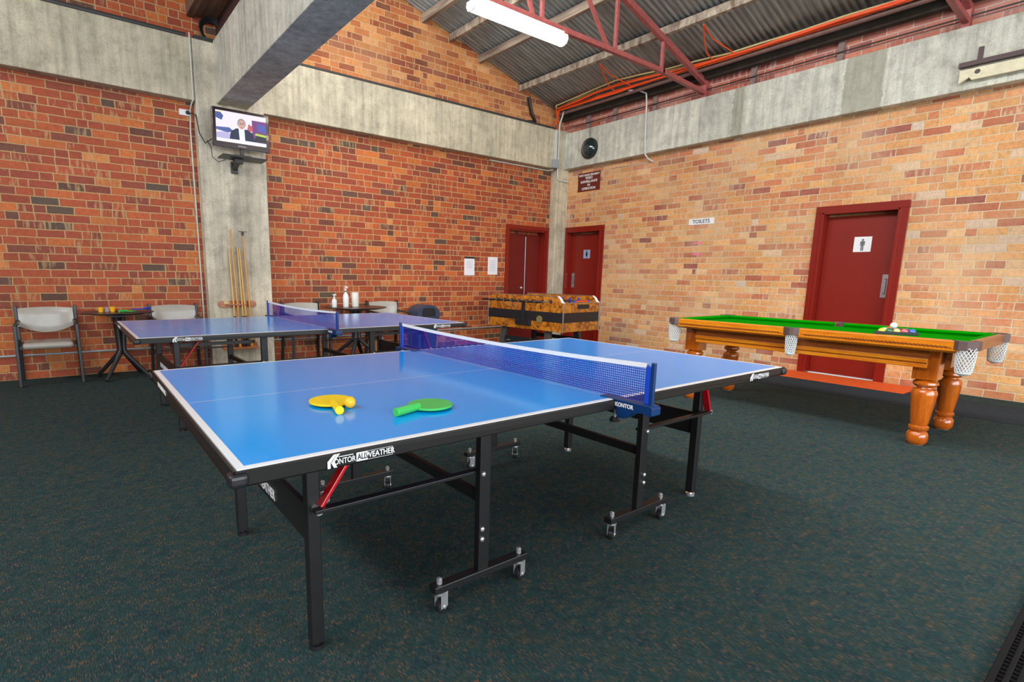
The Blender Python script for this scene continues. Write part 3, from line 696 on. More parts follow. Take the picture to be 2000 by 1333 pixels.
# mirror dome
t = thing('mirror_dome', 'dark green round security mirror dome on the right beam', 'mirror', (-BF, -.80, 3.49))
b = B(); b.lathe([(.175, 0), (.18, -.02), (.172, -.045), (.15, -.05), (.148, -.02)], (0, 0, 0), 32, 'x', cap=False); b.build('rim', BLACKP, t)
b = B(); b.lathe([(.15*cos(a)+1e-4, -.03-.09*sin(a)) for a in [pi/2*k/8 for k in range(9)]], (0, 0, 0), 32, 'x', cap=False); b.build('dome', DOMEG, t)
B().tube([(-.01, 0, .17), (-.01, .02, .30), (-.01, -.01, .40)], .003, 6).build('lead', BLACKP, t)

# ================================================================== TELEVISION
t = thing('television', 'flat television showing a news presenter, mounted high on the column', 'television', (-6.02, -.43, 2.895), radians(-1))
t.rotation_euler = (radians(3), 0, radians(-1))
for c_ in (CORD1, CORD2): c_.parent = t; c_.matrix_parent_inverse = Matrix.LocRotScale(t.location, t.rotation_euler, None).inverted()
W_, H_ = .325, .218
B().bb((-W_, -.03, -H_), (W_, .03, H_)).bb((-W_*.7, .03, -H_*.7), (W_*.7, .07, H_*.7)).build('casing', SCREENB, t, bevel=.006)
sc_ = B().bb((-.285, -.0325, -.155), (.285, -.0302, .185)).build('screen', emis('screen_pale_glow', (.86, .80, 1.0), .9), t)
def patch(poly, rgb, s, name, d=.0335):
    b = B(); b.prism(poly, -d-.0006, -d, 'y'); return b.build(name, emis('screen_'+name+str(len(bpy.data.materials)), rgb, s), sc_)
patch([(.12, -.115), (.285, -.115), (.285, .13), (.12, .13)], (.28, .06, .30), .6, 'picture')
patch([(.18, .02), (.285, .0), (.285, .09), (.18, .10)], (.10, .12, .55), .7, 'picture', .0342)
patch([(.13, -.115), (.285, -.115), (.285, -.04), (.17, -.035)], (.03, .03, .05), .5, 'picture', .0342)
patch([(.15, -.035), (.285, -.045), (.285, -.02), (.16, -.012)], (.55, .75, .10), .8, 'picture', .0349)
patch([(-.285, .10), (-.22, .08), (-.20, .13), (-.23, .165), (-.285, .165)], (.08, .14, .45), .6, 'picture')
patch([(-.285, -.0), (-.14, .01), (-.1, -.02), (-.15, -.05), (-.285, -.03)], (.10, .16, .5), .6, 'picture')
patch([(-.285, -.12), (-.1, -.12), (-.12, -.06), (-.2, -.045), (-.285, -.06)], (.55, .5, .8), .8, 'picture')
patch([(.06, -.0), (.13, .0), (.12, .06), (.08, .08)], (.75, .12, .15), .7, 'picture', .0349)
patch([(-.14, -.115), (-.125, -.03), (-.06, .012), (.07, .012), (.125, -.02), (.15, -.115)], (.015, .03, .10), .5, 'presenter_jacket', .0352)
patch([(-.028, -.115), (-.035, .014), (.03, .014), (.035, -.115)], (.85, .9, 1), .9, 'presenter_shirt', .0359)
patch([(.0+.036*cos(a), .06+.052*sin(a)) for a in [2*pi*k/20 for k in range(20)]], (.95, .55, .45), .6, 'presenter_face', .0366)
patch([(.0+.047*cos(a), .072+.056*sin(a)) for a in [2*pi*k/20 for k in range(20)]], (.5, .38, .36), .6, 'presenter_hair', .0361)
patch([(-.022, .066), (-.004, .066), (-.004, .076), (-.022, .076)], (.12, .08, .08), .5, 'presenter_glasses', .0372)
patch([(.004, .066), (.022, .066), (.022, .076), (.004, .076)], (.12, .08, .08), .5, 'presenter_glasses', .0372)
patch([(-.012, .03), (.012, .03), (.009, .024), (-.009, .024)], (.7, .15, .15), .5, 'presenter_mouth', .0372)
patch([(-.004, .045), (.004, .045), (0, .06)], (.75, .4, .3), .5, 'presenter_nose', .0372)
patch([(-.285, -.155), (.285, -.155), (.285, -.135), (-.285, -.118)], (1, 1, 1), .8, 'picture', .0345)
patch([(-.27, .165), (-.22, .165), (-.22, .178), (-.27, .178)], (1, .7, .2), 1, 'picture', .0345)
patch([(.23, .145), (.28, .145), (.28, .17), (.23, .17)], (.9, .95, 1), 1, 'picture', .0352)
text('lettering', 'SAMSUNG', .02, INK, t, face_neg_y(0, -.0312, -.187), ext=.0004)
B().bb((-.02, -.02, -.29), (.02, .02, -H_+.01)).bb((-.10, -.06, -.298), (.10, .05, -.288)).build('stand', BLACKP, t, bevel=.003)
t = thing('wall_shelf', 'black bracket shelf on the column carrying the television', 'shelf', (-6.06, -.17, 2.565))
B().bb((-.21, -.38, .0), (.30, -.12, .018)).build('shelf_board', BLACKP, t, bevel=.003)
B().bb((-.04, -.035, -.14), (.04, 0, .0)).bar((0, -.02, -.09), (0, -.24, -.01), .05, .04).bb((-.05, -.26, -.05), (.05, -.16, 0)).build('arm', PIPED, t, bevel=.004)

# ================================================================== TABLE TENNIS TABLES
def caster(b_w, b_m, x, y, ang, brake):
    pass
def make_tt(loc, rz, label, clutter=False):
    t = thing('table_tennis_table', label, 'table tennis table', loc, rz, 'blue table tennis tables')
    for s in (-1, 1):
        h = B().bb((s*.002, -.7625, .742), (s*1.37, .7625, .76)).build('table_top', TOP, t)
        b = B(); e = .010
        x0, x1 = sorted((s*.002, s*(1.37+e)))
        for v in (-1, 1): b.bb((x0, v*.7625, .7205), (x1, v*(.7625+e), .7585)); b.bb((x0, v*.735, .7205), (x1, v*.7625, .7415))
        b.bb((s*1.37, -.7625-e, .7205), (s*(1.37+e), .7625+e, .7585)); b.bb((s*1.345, -.7625, .7205), (s*1.37, .7625, .7415)); b.bb((s*.002, -.7625, .7205), (s*.03, .7625, .7415))
        b.build('apron', APRON, t, bevel=.004)
        for v in (-1, 1):
            B().box((s*(1.37), v*.7625, .737), (.045, .045, .036)).build('corner_cap', BLACKP, t, bevel=.012, seg=3)
    # outer leg sets
    for s in (-1, 1):
        for v in (-1, 1):
            lg = B().box((s*1.095, v*.47, .372), (.042, .042, .70)).build('leg', BLACK, t, bevel=.004)
            B().lathe([(.012, .012), (.012, .03)], (s*1.095, v*.47, 0), 10).lathe([(.024, 0), (.024, .014)], (s*1.095, v*.47, 0), 14).build('foot', CHROME if s > 0 else BLACKP, lg)
        pn = B().bb((s*1.085, -.449, .36), (s*1.105, .449, .485)).build('end_panel', BLACK, t, bevel=.003)
        text('lettering', 'KONTOR ALLWEATHER' if s < 0 else 'KONTOR', .055, INK, pn, Matrix.Translation((s*1.1075, .12 if s < 0 else 0, .40)) @ Matrix.Rotation(s*pi/2, 4, 'Z') @ Matrix.Rotation(pi/2, 4, 'X'), sx=.8, bold=.001)
        B().bar((s*1.095, -.47, .64), (s*1.095, .47, .64), .025, .03).build('cross_rail', BLACK, t)
        for v in (-1, 1):
            x0, x1 = ((-1.09, -.93) if s < 0 else (1.14, 1.05))
            rb = B().bar((x0, v*.505, .49), (x1, v*.505, .716), .012, .036, (0, 1, 0)).build('folding_strut', REDM, t, bevel=.003); rb['label'] = 'red folding strut'
            bt = B()
            bt.lathe([(.013, -.02), (.013, .02)], (x0, v*.505, .492), 14, 'y'); bt.build('bolt', CHROME, rb)
            B().bar((s*1.11, v*.53, .50), (s*.48, v*.53, .50), .012, .032, (0, 1, 0)).build('side_link', BLACK, t, bevel=.002)
            B().bar((s*1.11, v*.44, .66), (s*.52, v*.44, .655), .02, .025).build('side_rail', BLACK, t)
    # inner wheeled frames
    for s in (-1, 1):
        B().bar((s*.48, -.53, .40), (s*.48, .53, .40), .025, .04).build('cross_rail', BLACK, t, bevel=.002)
        for v in (-1, 1):
            p = B().box((s*.48, v*.555, .415), (.05, .03, .60)).build('leg', BLACK, t, bevel=.003)
            for z in (.245, .285, .50): B().sphere((0, 0, 0), .010, 10, 6, (1, .7, 1)).xf(Matrix.Translation((s*.492, v*.573, z))).build('bolt', CHROME, p)
            fb = B().box((s*.48, v*.555, .105), (.44, .042, .028)).build('foot_bar', BLACK, t, bevel=.003)
            for k, q in enumerate((-1, 1)):
                x = s*.48+q*.19
                B().lathe([(.011, .12), (.011, .138), (.006, .142)], (x, v*.555, 0), 12).build('nut', CHROME, fb)
                ca = bpy.data.objects.new('caster', None); C.objects.link(ca); ca.parent = t; ca.location = (x, v*.555, 0); ca.rotation_euler = (0, 0, random.uniform(-.9, .9)+.5); ca.empty_display_size = .03
                f = B().lathe([(.022, .080), (.024, .090)], (0, 0, 0), 16).bb((-.006, -.017, .024), (.030, -.014, .083)).bb((-.006, .014, .024), (.030, .017, .083)).lathe([(.007, -.019), (.007, .019)], (.014, 0, .027), 10, 'y')
                if q < 0: f.bar((.02, 0, .086), (.075, 0, .098), .02, .004)
                f.build('fork', CHROME, ca, bevel=.001)
                B().lathe([(.020, -.012), (.026, -.009), (.0265, 0), (.026, .009), (.020, .012)], (.014, 0, .0265), 20, 'y').build('wheel', BLACKP, ca)
    # printed marks on the aprons
    yA = -.7745
    ink = B()
    def logo(x, full, sc=1.0):
        zc = .738; g = B()
        k = .0165*sc
        # stylised K made of slanted strokes
        g.prism([(x, zc-k), (x+.008, zc-k), (x+.008, zc-.002), (x+.026, zc+k*1.15), (x+.017, zc+k*1.15), (x, zc+.002)], yA-.0008, yA, 'y')
        g.prism([(x+.011, zc-.002), (x+.027, zc+k*1.15), (x+.034, zc+k*1.15), (x+.016, zc-.002)], yA-.0008, yA, 'y')
        g.prism([(x+.009, zc-.001), (x+.017, zc-.001), (x+.026, zc-k), (x+.017, zc-k)], yA-.0008, yA, 'y')
        g.bb((x+.030, yA-.0008, zc+.0095), (x+.071, yA, zc+.0115))
        o_ = g.build('logo', INK, t)
        text('lettering', 'ONTOR', .021, INK, t, face_neg_y(x+.047, yA, zc-.0025), ext=.0006, sx=.78, bold=.0002)
        x2 = x+.079
        B().bb((x2, yA-.0006, zc-.012), (x2+.032, yA, zc+.012)).build('label_panel', INK, t)
        text('lettering', 'ALL', .022, INKB, t, face_neg_y(x2+.016, yA-.0008, zc-.0005), ext=.0003, sx=.72, bold=.0006)
        text('lettering', 'WEATHER', .0225, INK, t, face_neg_y(x2+.069, yA, zc-.0005), ext=.0006, sx=.83, bold=.0003)
        fr_ = B()
        fr_.bb((x2+.032, yA-.0006, zc+.0112), (x2+.107, yA, zc+.012)); fr_.bb((x2+.032, yA-.0006, zc-.012), (x2+.107, yA, zc-.0112)); fr_.bb((x2+.1062, yA-.0006, zc-.012), (x2+.107, yA, zc+.012))
        fr_.build('label_frame', INK, t)
    logo(-1.158, True); logo(1.01, True)
    # same mark on the end apron
    text('lettering', 'KONTOR ALLWEATHER', .026, INK, t, Matrix.Translation((-1.3815, .42, .738)) @ Matrix.Rotation(-pi/2, 4, 'Z') @ Matrix.Rotation(pi/2, 4, 'X'), ext=.0006, sx=.8, bold=.0005)
    # net set
    ns = bpy.data.objects.new('net_set', None); C.objects.link(ns); ns.parent = t; ns.location = (0, 0, .76); ns.empty_display_size = .05
    sag = lambda v: .017*(1-(v/.9)**2)
    n = 24; vs = []; 
    b = B(); vs = []
    for i in range(n+1):
        v = -.895+1.79*i/n; vs += [(0, v, .005), (0, v, .146-sag(v))]
    b.add(vs, [(2*i, 2*i+2, 2*i+3, 2*i+1) for i in range(n)]); b.build('net', NETM, ns)
    b = B(); vs = []
    for i in range(n+1):
        v = -.885+1.77*i/n; z = .1525-sag(v)
        vs += [(-.004, v, z-.016), (-.004, v, z), (.004, v, z), (.004, v, z-.016)]
    b.add(vs, [(4*i+j, 4*i+4+j, 4*i+4+(j+1) % 4, 4*i+(j+1) % 4) for i in range(n) for j in range(4)]); b.build('net_tape', TAPE, ns)
    for v in (-1, 1):
        B().box((0, v*.893, .072), (.010, .022, .140)).build('net_sleeve', NBLUE, ns, bevel=.003)
        B().box((0, v*.912, .066), (.014, .016, .182)).build('post', NAVY, ns, bevel=.003)
        # clamp bracket, a curved cheek hanging below the edge of the table
        prof = [(.70, .004), (.925, .004), (.935, -.004), (.935, -.030), (.925, -.036), (.89, -.030), (.85, -.038), (.83, -.055), (.815, -.066), (.79, -.066), (.778, -.050), (.778, -.002), (.70, -.002)]
        cl = B().prism([(v*p[0], p[1]) for p in prof], -.026, .026, 'x').build('clamp', NAVY, ns, bevel=.002)
        B().tube([(0, v*.757, -.002-.04), (0, v*.757, -.085)], .005).build('clamp_screw', CHROME, cl)
        B().lathe([(.018, -.092), (.02, -.084), (.012, -.074)], (0, v*.757, 0), 10).build('clamp_knob', BLACKP, cl)
        text('lettering', 'KONTOR', .021, INK, cl, Matrix.Translation((-.0268, v*.815, -.016)) @ Matrix.Rotation(-pi/2, 4, 'Z') @ Matrix.Rotation(pi/2, 4, 'X'), ext=.0005, bold=.0007, sx=.9)
    return t
T1 = make_tt((-6.2439, -5.5552, 0), -.0081, 'nearer blue table tennis table with two paddles lying on it')
T2 = copy_tree(T1); T2.location = (-6.1774, -2.6171, 0); T2.rotation_euler = (0, 0, .0038)
T2['label'] = 'farther blue table tennis table with a bare top, in front of the column'

# ---- paddles and ball on the nearer table
def paddle(name_mat, cx, cy, ang, hl, label, bladeR=.078, z=.76, loc_only=False, group=None):
    t = thing('paddle', label, 'paddle', (cx, cy, z), ang, group)
    pts = []
    for k in range(40):
        a = 2*pi*k/40; r = bladeR*(1+.0*cos(a)); x, y = r*cos(a)*1.02, r*sin(a)*.97
        pts.append((x, y))
    B().prism(pts, .006, .014, 'z').build('blade', name_mat, t, bevel=.002)
    B().tube([(-bladeR+.02, 0, .015), (-bladeR-.02, 0, .015), (-bladeR-hl, 0, .0145)], [.013, .0135, .0145], 16).build('handle', name_mat, t, bevel=.002)
    return t
ya = math.atan2(5.979-5.80, 7.23-7.165)   # handle points to -x, -y
paddle(YELL, -7.185, -5.812, math.atan2(-(-5.979+5.812), -(-7.225+7.185)), .09, 'yellow plastic paddle with an orange ball, on the nearer blue table')
paddle(GREEN, -6.925, -6.050, math.atan2(6.095-6.050, 7.084-6.925), .09, 'green plastic paddle lying alone on the nearer blue table')
o = B().sphere((0, 0, .0), .020, 24, 14).build('ball', ORBALL, origin=(0, 0, 0)); o.location = (-7.160, -5.912, .781); tag(o, 'orange yellow ball beside the yellow paddle handle', 'ball')

# ================================================================== POOL TABLE
def make_pool():
    X0, X1, Y0, Y1, ZT = -3.02, -1.90, -6.76, -4.46, .825
    cx, cy = (X0+X1)/2, (Y0+Y1)/2; hx, hy = (X1-X0)/2, (Y1-Y0)/2
    t = thing('pool_table', 'wooden pool table with green cloth in front of the right wall', 'pool table', (cx, cy, 0))
    rw = .095; g = .085
    B().bb((-hx+rw, -hy+rw, .745), (hx-rw, hy-rw, .79)).build('playing_bed', FELT, t)
    # wooden rails, broken by the pockets
    def rail_long(s, y0, y1):
        x = s*hx
        prof = [(x, ZT-.005), (x-s*.010, ZT), (x-s*.045, ZT), (x-s*.045, .735), (x-s*.03, .735), (x, .752)]
        return B().prism(prof, y0, y1, 'y').build('rail', PINE_Y, t, bevel=.003)
    for s in (-1, 1):
        rail_long(s, -hy+g, -.045); rail_long(s, .045, hy-g)
        for a, c_ in ((-hy+g, -.045), (.045, hy-g)):
            pr = [(s*(hx-.045), ZT), (s*(hx-rw), ZT-.004), (s*(hx-rw-.008), ZT-.014), (s*(hx-rw+.01), .785), (s*(hx-.045), .785)]
            B().prism(pr, a, c_, 'y').build('cushion', FELT, t)
    for s in (-1, 1):
        y = s*hy
        pr = [(y, ZT-.005), (y-s*.010, ZT), (y-s*.045, ZT), (y-s*.045, .735), (y-s*.03, .735), (y, .752)]
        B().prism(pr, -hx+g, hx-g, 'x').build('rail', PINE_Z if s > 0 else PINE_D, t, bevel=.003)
        pr = [(y-s*.045, ZT), (y-s*rw, ZT-.004), (y-s*(rw+.008), ZT-.014), (y-s*(rw-.01), .785), (y-s*.045, .785)]
        B().prism(pr, -hx+g, hx-g, 'x').build('cushion', FELT, t)
    # carved rope pattern along the rails
    GRV = PINE_D
    for s in (-1, 1):
        b = B(); y = -hy+g+.03
        while y < hy-g-.05:
            if abs(y+.02) > .085: b.bar((s*(hx-.001), y, .768), (s*(hx-.001), y+.045, .782), .006, .0045, (s, 0, 0))
            y += .024
        b.build('carved_groove', GRV, t)
    # aprons set back with a bead
    for s in (-1, 1):
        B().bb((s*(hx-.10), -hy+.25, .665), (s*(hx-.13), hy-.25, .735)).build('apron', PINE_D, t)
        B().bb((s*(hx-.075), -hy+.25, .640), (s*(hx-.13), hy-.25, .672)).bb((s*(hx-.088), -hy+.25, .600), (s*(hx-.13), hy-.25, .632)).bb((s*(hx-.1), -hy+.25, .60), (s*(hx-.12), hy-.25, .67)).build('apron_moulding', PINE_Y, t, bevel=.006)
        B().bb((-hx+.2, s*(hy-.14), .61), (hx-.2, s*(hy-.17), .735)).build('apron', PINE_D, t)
    # legs: square head, turned body
    for sx in (-1, 1):
        for sy in (-1, 1):
            x, y = sx*.375, sy*.925
            x = -2.79-cx if sx < 0 else -2.05-cx
            y = -6.49-cy if sy < 0 else -4.64-cy
            lg = bpy.data.objects.new('leg', None); C.objects.link(lg); lg.parent = t; lg.location = (x, y, 0); lg.empty_display_size = .05
            B().bb((-.075, -.075, .505), (.075, .075, .735)).build('leg_head', PINE_Z, lg, bevel=.006)
            prof = [(.045, 0), (.058, .012), (.066, .03), (.068, .055), (.066, .082), (.055, .10), (.048, .104), (.056, .112), (.064, .124), (.062, .142), (.052, .15), (.056, .17), (.064, .24), (.073, .32), (.079, .38), (.08, .405), (.070, .428), (.050, .436), (.048, .443), (.064, .452), (.078, .468), (.076, .484), (.060, .496), (.055, .506)]
            B().lathe(prof, n=32).build('turned_leg', PINE_Z, lg)
            B().lathe([(.046, 0), (.046, .004)], n=20).build('foot_pad', OLDW, lg)
            B().lathe([(.012, -.0775), (.012, -.074)], (0, 0, .72), 12, 'x').build('bolt_head', BLACKP, lg)
    # pockets: leather iron and hanging white net
    def pocket(px_, py_, ang, corner, label=None):
        p = bpy.data.objects.new('pocket', None); C.objects.link(p); p.parent = t; p.location = (px_, py_, 0); p.rotation_euler = (0, 0, ang); p.empty_display_size = .05
        # local +x points outwards
        w = .058 if corner else .046
        poly_o = [(-.05, -w-.018), (.012, -w-.016), (.036, -w*.6), (.046, 0), (.036, w*.6), (.012, w+.016), (-.05, w+.018), (-.05, w), (.0, w), (.018, w*.5), (.024, 0), (.018, -w*.5), (.0, -w), (-.05, -w)]
        B().prism(poly_o, ZT-.062, ZT+.003, 'z').build('pocket_leather', LEATH, p, bevel=.003)
        # net bag as crossed cords
        rr = lambda q: (w*.95)*(1-.28*q**2.2)
        rings, K = 11, 16; D = .195
        b = B(); cxn = -.012
        def P(i, k):
            q = i/rings; a = 2*pi*k/K; r = rr(q) if i < rings else rr(1)*.35
            return (cxn+r*cos(a), r*sin(a), ZT-.045-D*q)
        for k in range(K):
            for sgn in (-1, 1):
                b.tube([P(i, k+sgn*i*.5) for i in range(rings+1)], .0026, 5)
        for i in (rings-1, rings): b.tube([P(i, k) for k in range(K+1)], .003, 5, cap=False)
        ob = b.build('pocket_net', NETW, p)
        return p
    pocket(-hx+.035, -hy+.035, radians(225), True); pocket(hx-.035, -hy+.035, radians(-45), True)
    pocket(-hx+.035, hy-.035, radians(135), True); pocket(hx-.035, hy-.035, radians(45), True)
    pocket(-hx+.012, 0, pi, False); pocket(hx-.012, 0, 0, False)
    return t, ZT
PT, ZT = make_pool()
# rack and balls
ZB = .79
t = thing('ball_rack', 'black triangular rack holding pool balls on the green cloth', 'ball rack', (-2.40, -6.14, ZB), radians(62))
b = B(); R_ = .175
tri = [(R_*cos(a), R_*sin(a)) for a in (pi/2, pi/2+2*pi/3, pi/2+4*pi/3)]; tri2 = [(x*.93, y*.93) for x, y in tri]
for i in range(3):
    a, c_ = tri[i], tri[(i+1) % 3]; a2, c2 = tri2[i], tri2[(i+1) % 3]
    b.prism([a, c_, c2, a2], 0, .026, 'z')
b.build('rack_frame', BLACKP, t, bevel=.003)
BR = .0255
cols = [((226, 90, 90), 'pinkish red'), ((40, 46, 66), 'near black'), ((240, 250, 240), 'white'), ((220, 200, 60), 'yellow'), ((70, 80, 100), 'slate grey'), ((86, 52, 160), 'purple'), ((235, 80, 70), 'scarlet'), ((40, 52, 104), 'navy blue'), ((120, 190, 130), 'pale green'), ((236, 200, 120), 'cream yellow'), ((30, 110, 60), 'dark green'), ((230, 130, 40), 'orange'), ((120, 30, 40), 'maroon'), ((50, 100, 200), 'bright blue'), ((200, 190, 180), 'light grey')]
mr_ = Matrix.Rotation(radians(62), 4, 'Z'); kk = 0; sp = BR*2.03
for r in range(5):
    for c_ in range(r+1):
        p = mr_ @ Vector(((c_-r/2)*sp, .105-r*sp*.866, 0))
        colr, nm = cols[(kk*7+3) % 15]; colr = s2l(*colr)
        m = bpy.data.materials.get('ball_'+nm) or plain('ball_'+nm, colr, .12, 0, .01, coat=.6)
        o = B().sphere((0, 0, 0), BR, 20, 12).build('pool_ball', m); o.location = (-2.40+p.x, -6.14+p.y, ZB+BR)
        tag(o, 'glossy %s pool ball inside the black rack' % nm, 'pool ball', 'pool balls in the rack'); kk += 1
o = B().sphere((0, 0, 0), .0265, 24, 14).build('cue_ball', plain('cue_ball_white', (.88, .87, .82), .1, 0, .01, coat=.6)); o.location = (-2.368, -6.135, ZB+BR*2+.018); tag(o, 'white cue ball resting on top of the racked balls', 'pool ball')

DSTEEL = plain('dull_dark_steel', (.12, .12, .12), .45, .8)
# ================================================================== FOOTBALL TABLE
def make_foos():
    X0, Y0 = -2.40, -2.35; W, Ln = .84, 1.52
    t = thing('football_table', 'burl-finished table football game in the far corner', 'football table', (X0+W/2, Y0+Ln/2, 0), radians(4))
    hx, hy = W/2, Ln/2
    zb, z1, z2, zc, zt = .44, .575, .715, .85, .94
    # sides high along the length, ends low
    for s in (-1, 1):
        x = s*hx
        poly = [(-hy, zb), (hy, zb), (hy, zc), (hy-.03, zc+.01), (hy-.09, zt), (-hy+.10, zt), (-hy+.06, zt-.03), (-hy+.03, zc+.01), (-hy, zc)]
        sd = B().prism(poly, x-s*.03, x, 'x').build('side_panel', BURL, t, bevel=.003)
        B().bb((x-s*.001, -hy-.003, z1), (x+s*.004, hy+.003, z2)).build('black_band', BLACKP, sd)
        b = B(); b.bb((x-s*.034, -hy+.10, zt), (x+s*.003, hy-.09, zt+.008)); b.build('top_trim', STEEL, sd)
        tr = [(-hy-.004, zc), (-hy+.03, zc+.01), (-hy+.06, zt-.03), (-hy+.10, zt), (-hy+.10, zt+.008), (-hy+.052, zt-.024), (-hy+.02, zc+.02), (-hy-.004, zc+.012)]
        B().prism(tr, x-s*.034, x+s*.004, 'x').build('end_trim', WHITE, sd)
    for s in (-1, 1):
        y = s*hy
        en = B().bb((-hx+.03, y-s*.03, zb), (hx-.03, y, zc)).build('end_panel', BURL, t, bevel=.003)
        B().bb((-hx, y, z1), (hx, y+s*.004, z2)).build('black_band', BLACKP, en)
        B().bb((-hx, y-s*.032, zc), (hx, y+s*.003, zc+.008)).build('top_trim', STEEL, en)
        if s < 0:
            B().bb((-.10, y-.006, zc-.085), (.17, y, zc-.02)).build('ball_return', BLACKP, en, bevel=.004)
            B().tube([(-.14, y+.02, zc+.022), (.16, y+.02, zc+.022)], .010).build('score_rod', ORCAB, en)
            for q in (-.15, .17): B().sphere((q, y+.02, zc+.022), .018, 12, 8).build('score_knob', BLUEP, en)
        for q in (-1, 1):
            B().bb((q*hx-.012, y-.012*s*0-.004, zb-.01), (q*hx+.012, y+s*.012, zc+.004)).build('corner_strip', STEEL, t, bevel=.002)
    B().bb((-hx+.03, -hy+.03, .66), (hx-.03, hy-.03, .68)).build('playing_field', FELT, t)
    # rods and handles
    for i in range(8):
        y = -hy+.22+i*.155
        r = B().tube([(-hx-.22, y, .865), (hx+.12, y, .865)], .007, 8).build('rod', DSTEEL, t)
        B().lathe([(.014, -hx-.33), (.017, -hx-.31), (.014, -hx-.26), (.016, -hx-.22), (.010, -hx-.21)], (0, y, .865), 12, 'x').build('rod_handle', BLACKP, r)
        B().lathe([(.02, -hx-.02), (.02, -hx-.0)], (0, y, .865), 12, 'x').build('rod_bearing', BLACKP, r)
        for q in (-.2, 0, .2): B().bb((q-.012, y-.01, .79), (q+.012, y+.01, .90)).sphere((q, y, .91), .014, 8, 6).build('player_figure', REDP if i % 2 else BLUEP, r)
    # legs, leaning outwards, joined by rails
    for sx in (-1, 1):
        for sy in (-1, 1):
            b = B(); b.bar((sx*(hx-.09), sy*(hy-.34), .60 if sx < 0 else .46), (sx*(hx-.03), sy*(hy-.26), .0), .10, .06, (1, 0, 0)); 
            b.build('leg', PIPED, t, bevel=.004)
        B().bar((sx*(hx-.05), -hy+.30, .27), (sx*(hx-.05), hy-.30, .27), .03, .06).build('leg_rail', BLACKP, t)
    # coin mechanism on the long side
    cb = B().bb((-hx-.05, -.17, .50), (-hx, .12, .585)).build('coin_box', BLACKP, t, bevel=.004)
    B().bb((-hx-.035, -.045, .52), (-hx-.004, .005, .86)).build('coin_post', BLACKP, t, bevel=.003)
    e_ = B().lathe([(.052, -hx-.012), (.055, -hx-.006), (.055, -hx)], (0, -.33, .60), 24, 'x').build('round_badge', plain('brass_badge', s2l(176, 164, 104), .3, .6, .2, nscale=60), t)
    return t
make_foos()

# ================================================================== CHAIRS
def make_chair(loc, rz, label):
    """front faces -y"""
    t = thing('armchair', label, 'chair', loc, rz, 'grey vinyl armchairs along the back wall')
    # seat cushion
    b = B(); n = 10
    b.bb((-.215, -.24, .385), (.215, .19, .45)); s_ = b.build('seat', VINYL, t, bevel=.03, seg=4)
    # curved back pad: straight top, bowed lower edge
    vs = []; fs = []; nx, nz = 16, 6
    def P(i, j, side):
        u = -1+2*i/nx; x = u*.238; zt = .80-.012*u*u; zb = .60-.075*(1-u*u); z = zb+(zt-zb)*j/nz
        edge = min(1, min(j, nz-j)*.9+0.0) if True else 1
        th = .018*(1 if 0 < j < nz else .35)*(1 if 0 < i < nx else .6)
        y = .205+.035*(u*u)*-1+ (.8-z)*-.12
        return (x, y+side*th, z)
    for side in (-1, 1):
        base = len(vs)
        for i in range(nx+1):
            for j in range(nz+1): vs.append(P(i, j, side))
        for i in range(nx):
            for j in range(nz):
                a = base+i*(nz+1)+j; fs.append((a, a+nz+1, a+nz+2, a+1) if side < 0 else (a, a+1, a+nz+2, a+nz+1))
    m_ = (nx+1)*(nz+1); rim = [i*(nz+1) for i in range(nx+1)]+[nx*(nz+1)+j for j in range(1, nz+1)]+[i*(nz+1)+nz for i in range(nx-1, -1, -1)]+[j for j in range(nz-1, 0, -1)]
    for a, c_ in zip(rim, rim[1:]+rim[:1]): fs.append((a, a+m_, c_+m_, c_))
    b = B(); b.add(vs, fs, True); b.build('backrest', VINYL, t)
    for s in (-1, 1):
        B().bar((s*.262, -.235, 0.0), (s*.255, -.215, .635), .028, .05).build('leg', CHAIRB, t, bevel=.004)
        B().bar((s*.262, .25, 0.0), (s*.252, .19, .46), .028, .05).build('leg', CHAIRB, t, bevel=.004)
        B().bar((s*.252, .19, .45), (s*.258, .20, .815), .03, .045).build('back_post', CHAIRB, t, bevel=.004)
        B().bar((s*.247, -.235, .64), (s*.245, .20, .655), .04, .03).build('armrest', CHAIRB, t, bevel=.012)
        B().lathe([(.011, s*.225), (.011, s*.262)], (0, .17, .60), 10, 'x').build('fixing', CHROME, t)
        B().bar((s*.228, -.2, .40), (s*.228, .2, .40), .02, .03).build('seat_rail', CHAIRB, t)
    return t
CH = [(-8.085, -.27, 0, 'grey vinyl armchair at the far left, fully in view'), (-6.845, -.27, 0, 'grey vinyl armchair between the first round table and the column'), (-5.25, -.27, 0, 'grey vinyl armchair just right of the column, behind the net'), (-3.955, -.27, 0, 'grey vinyl armchair between the second round table and the bin')]
c0 = make_chair((CH[0][0], CH[0][1], 0), CH[0][2], CH[0][3])
for x, y, rz, lab in CH[1:]:
    c = copy_tree(c0); c.location = (x, y, 0); c['label'] = lab

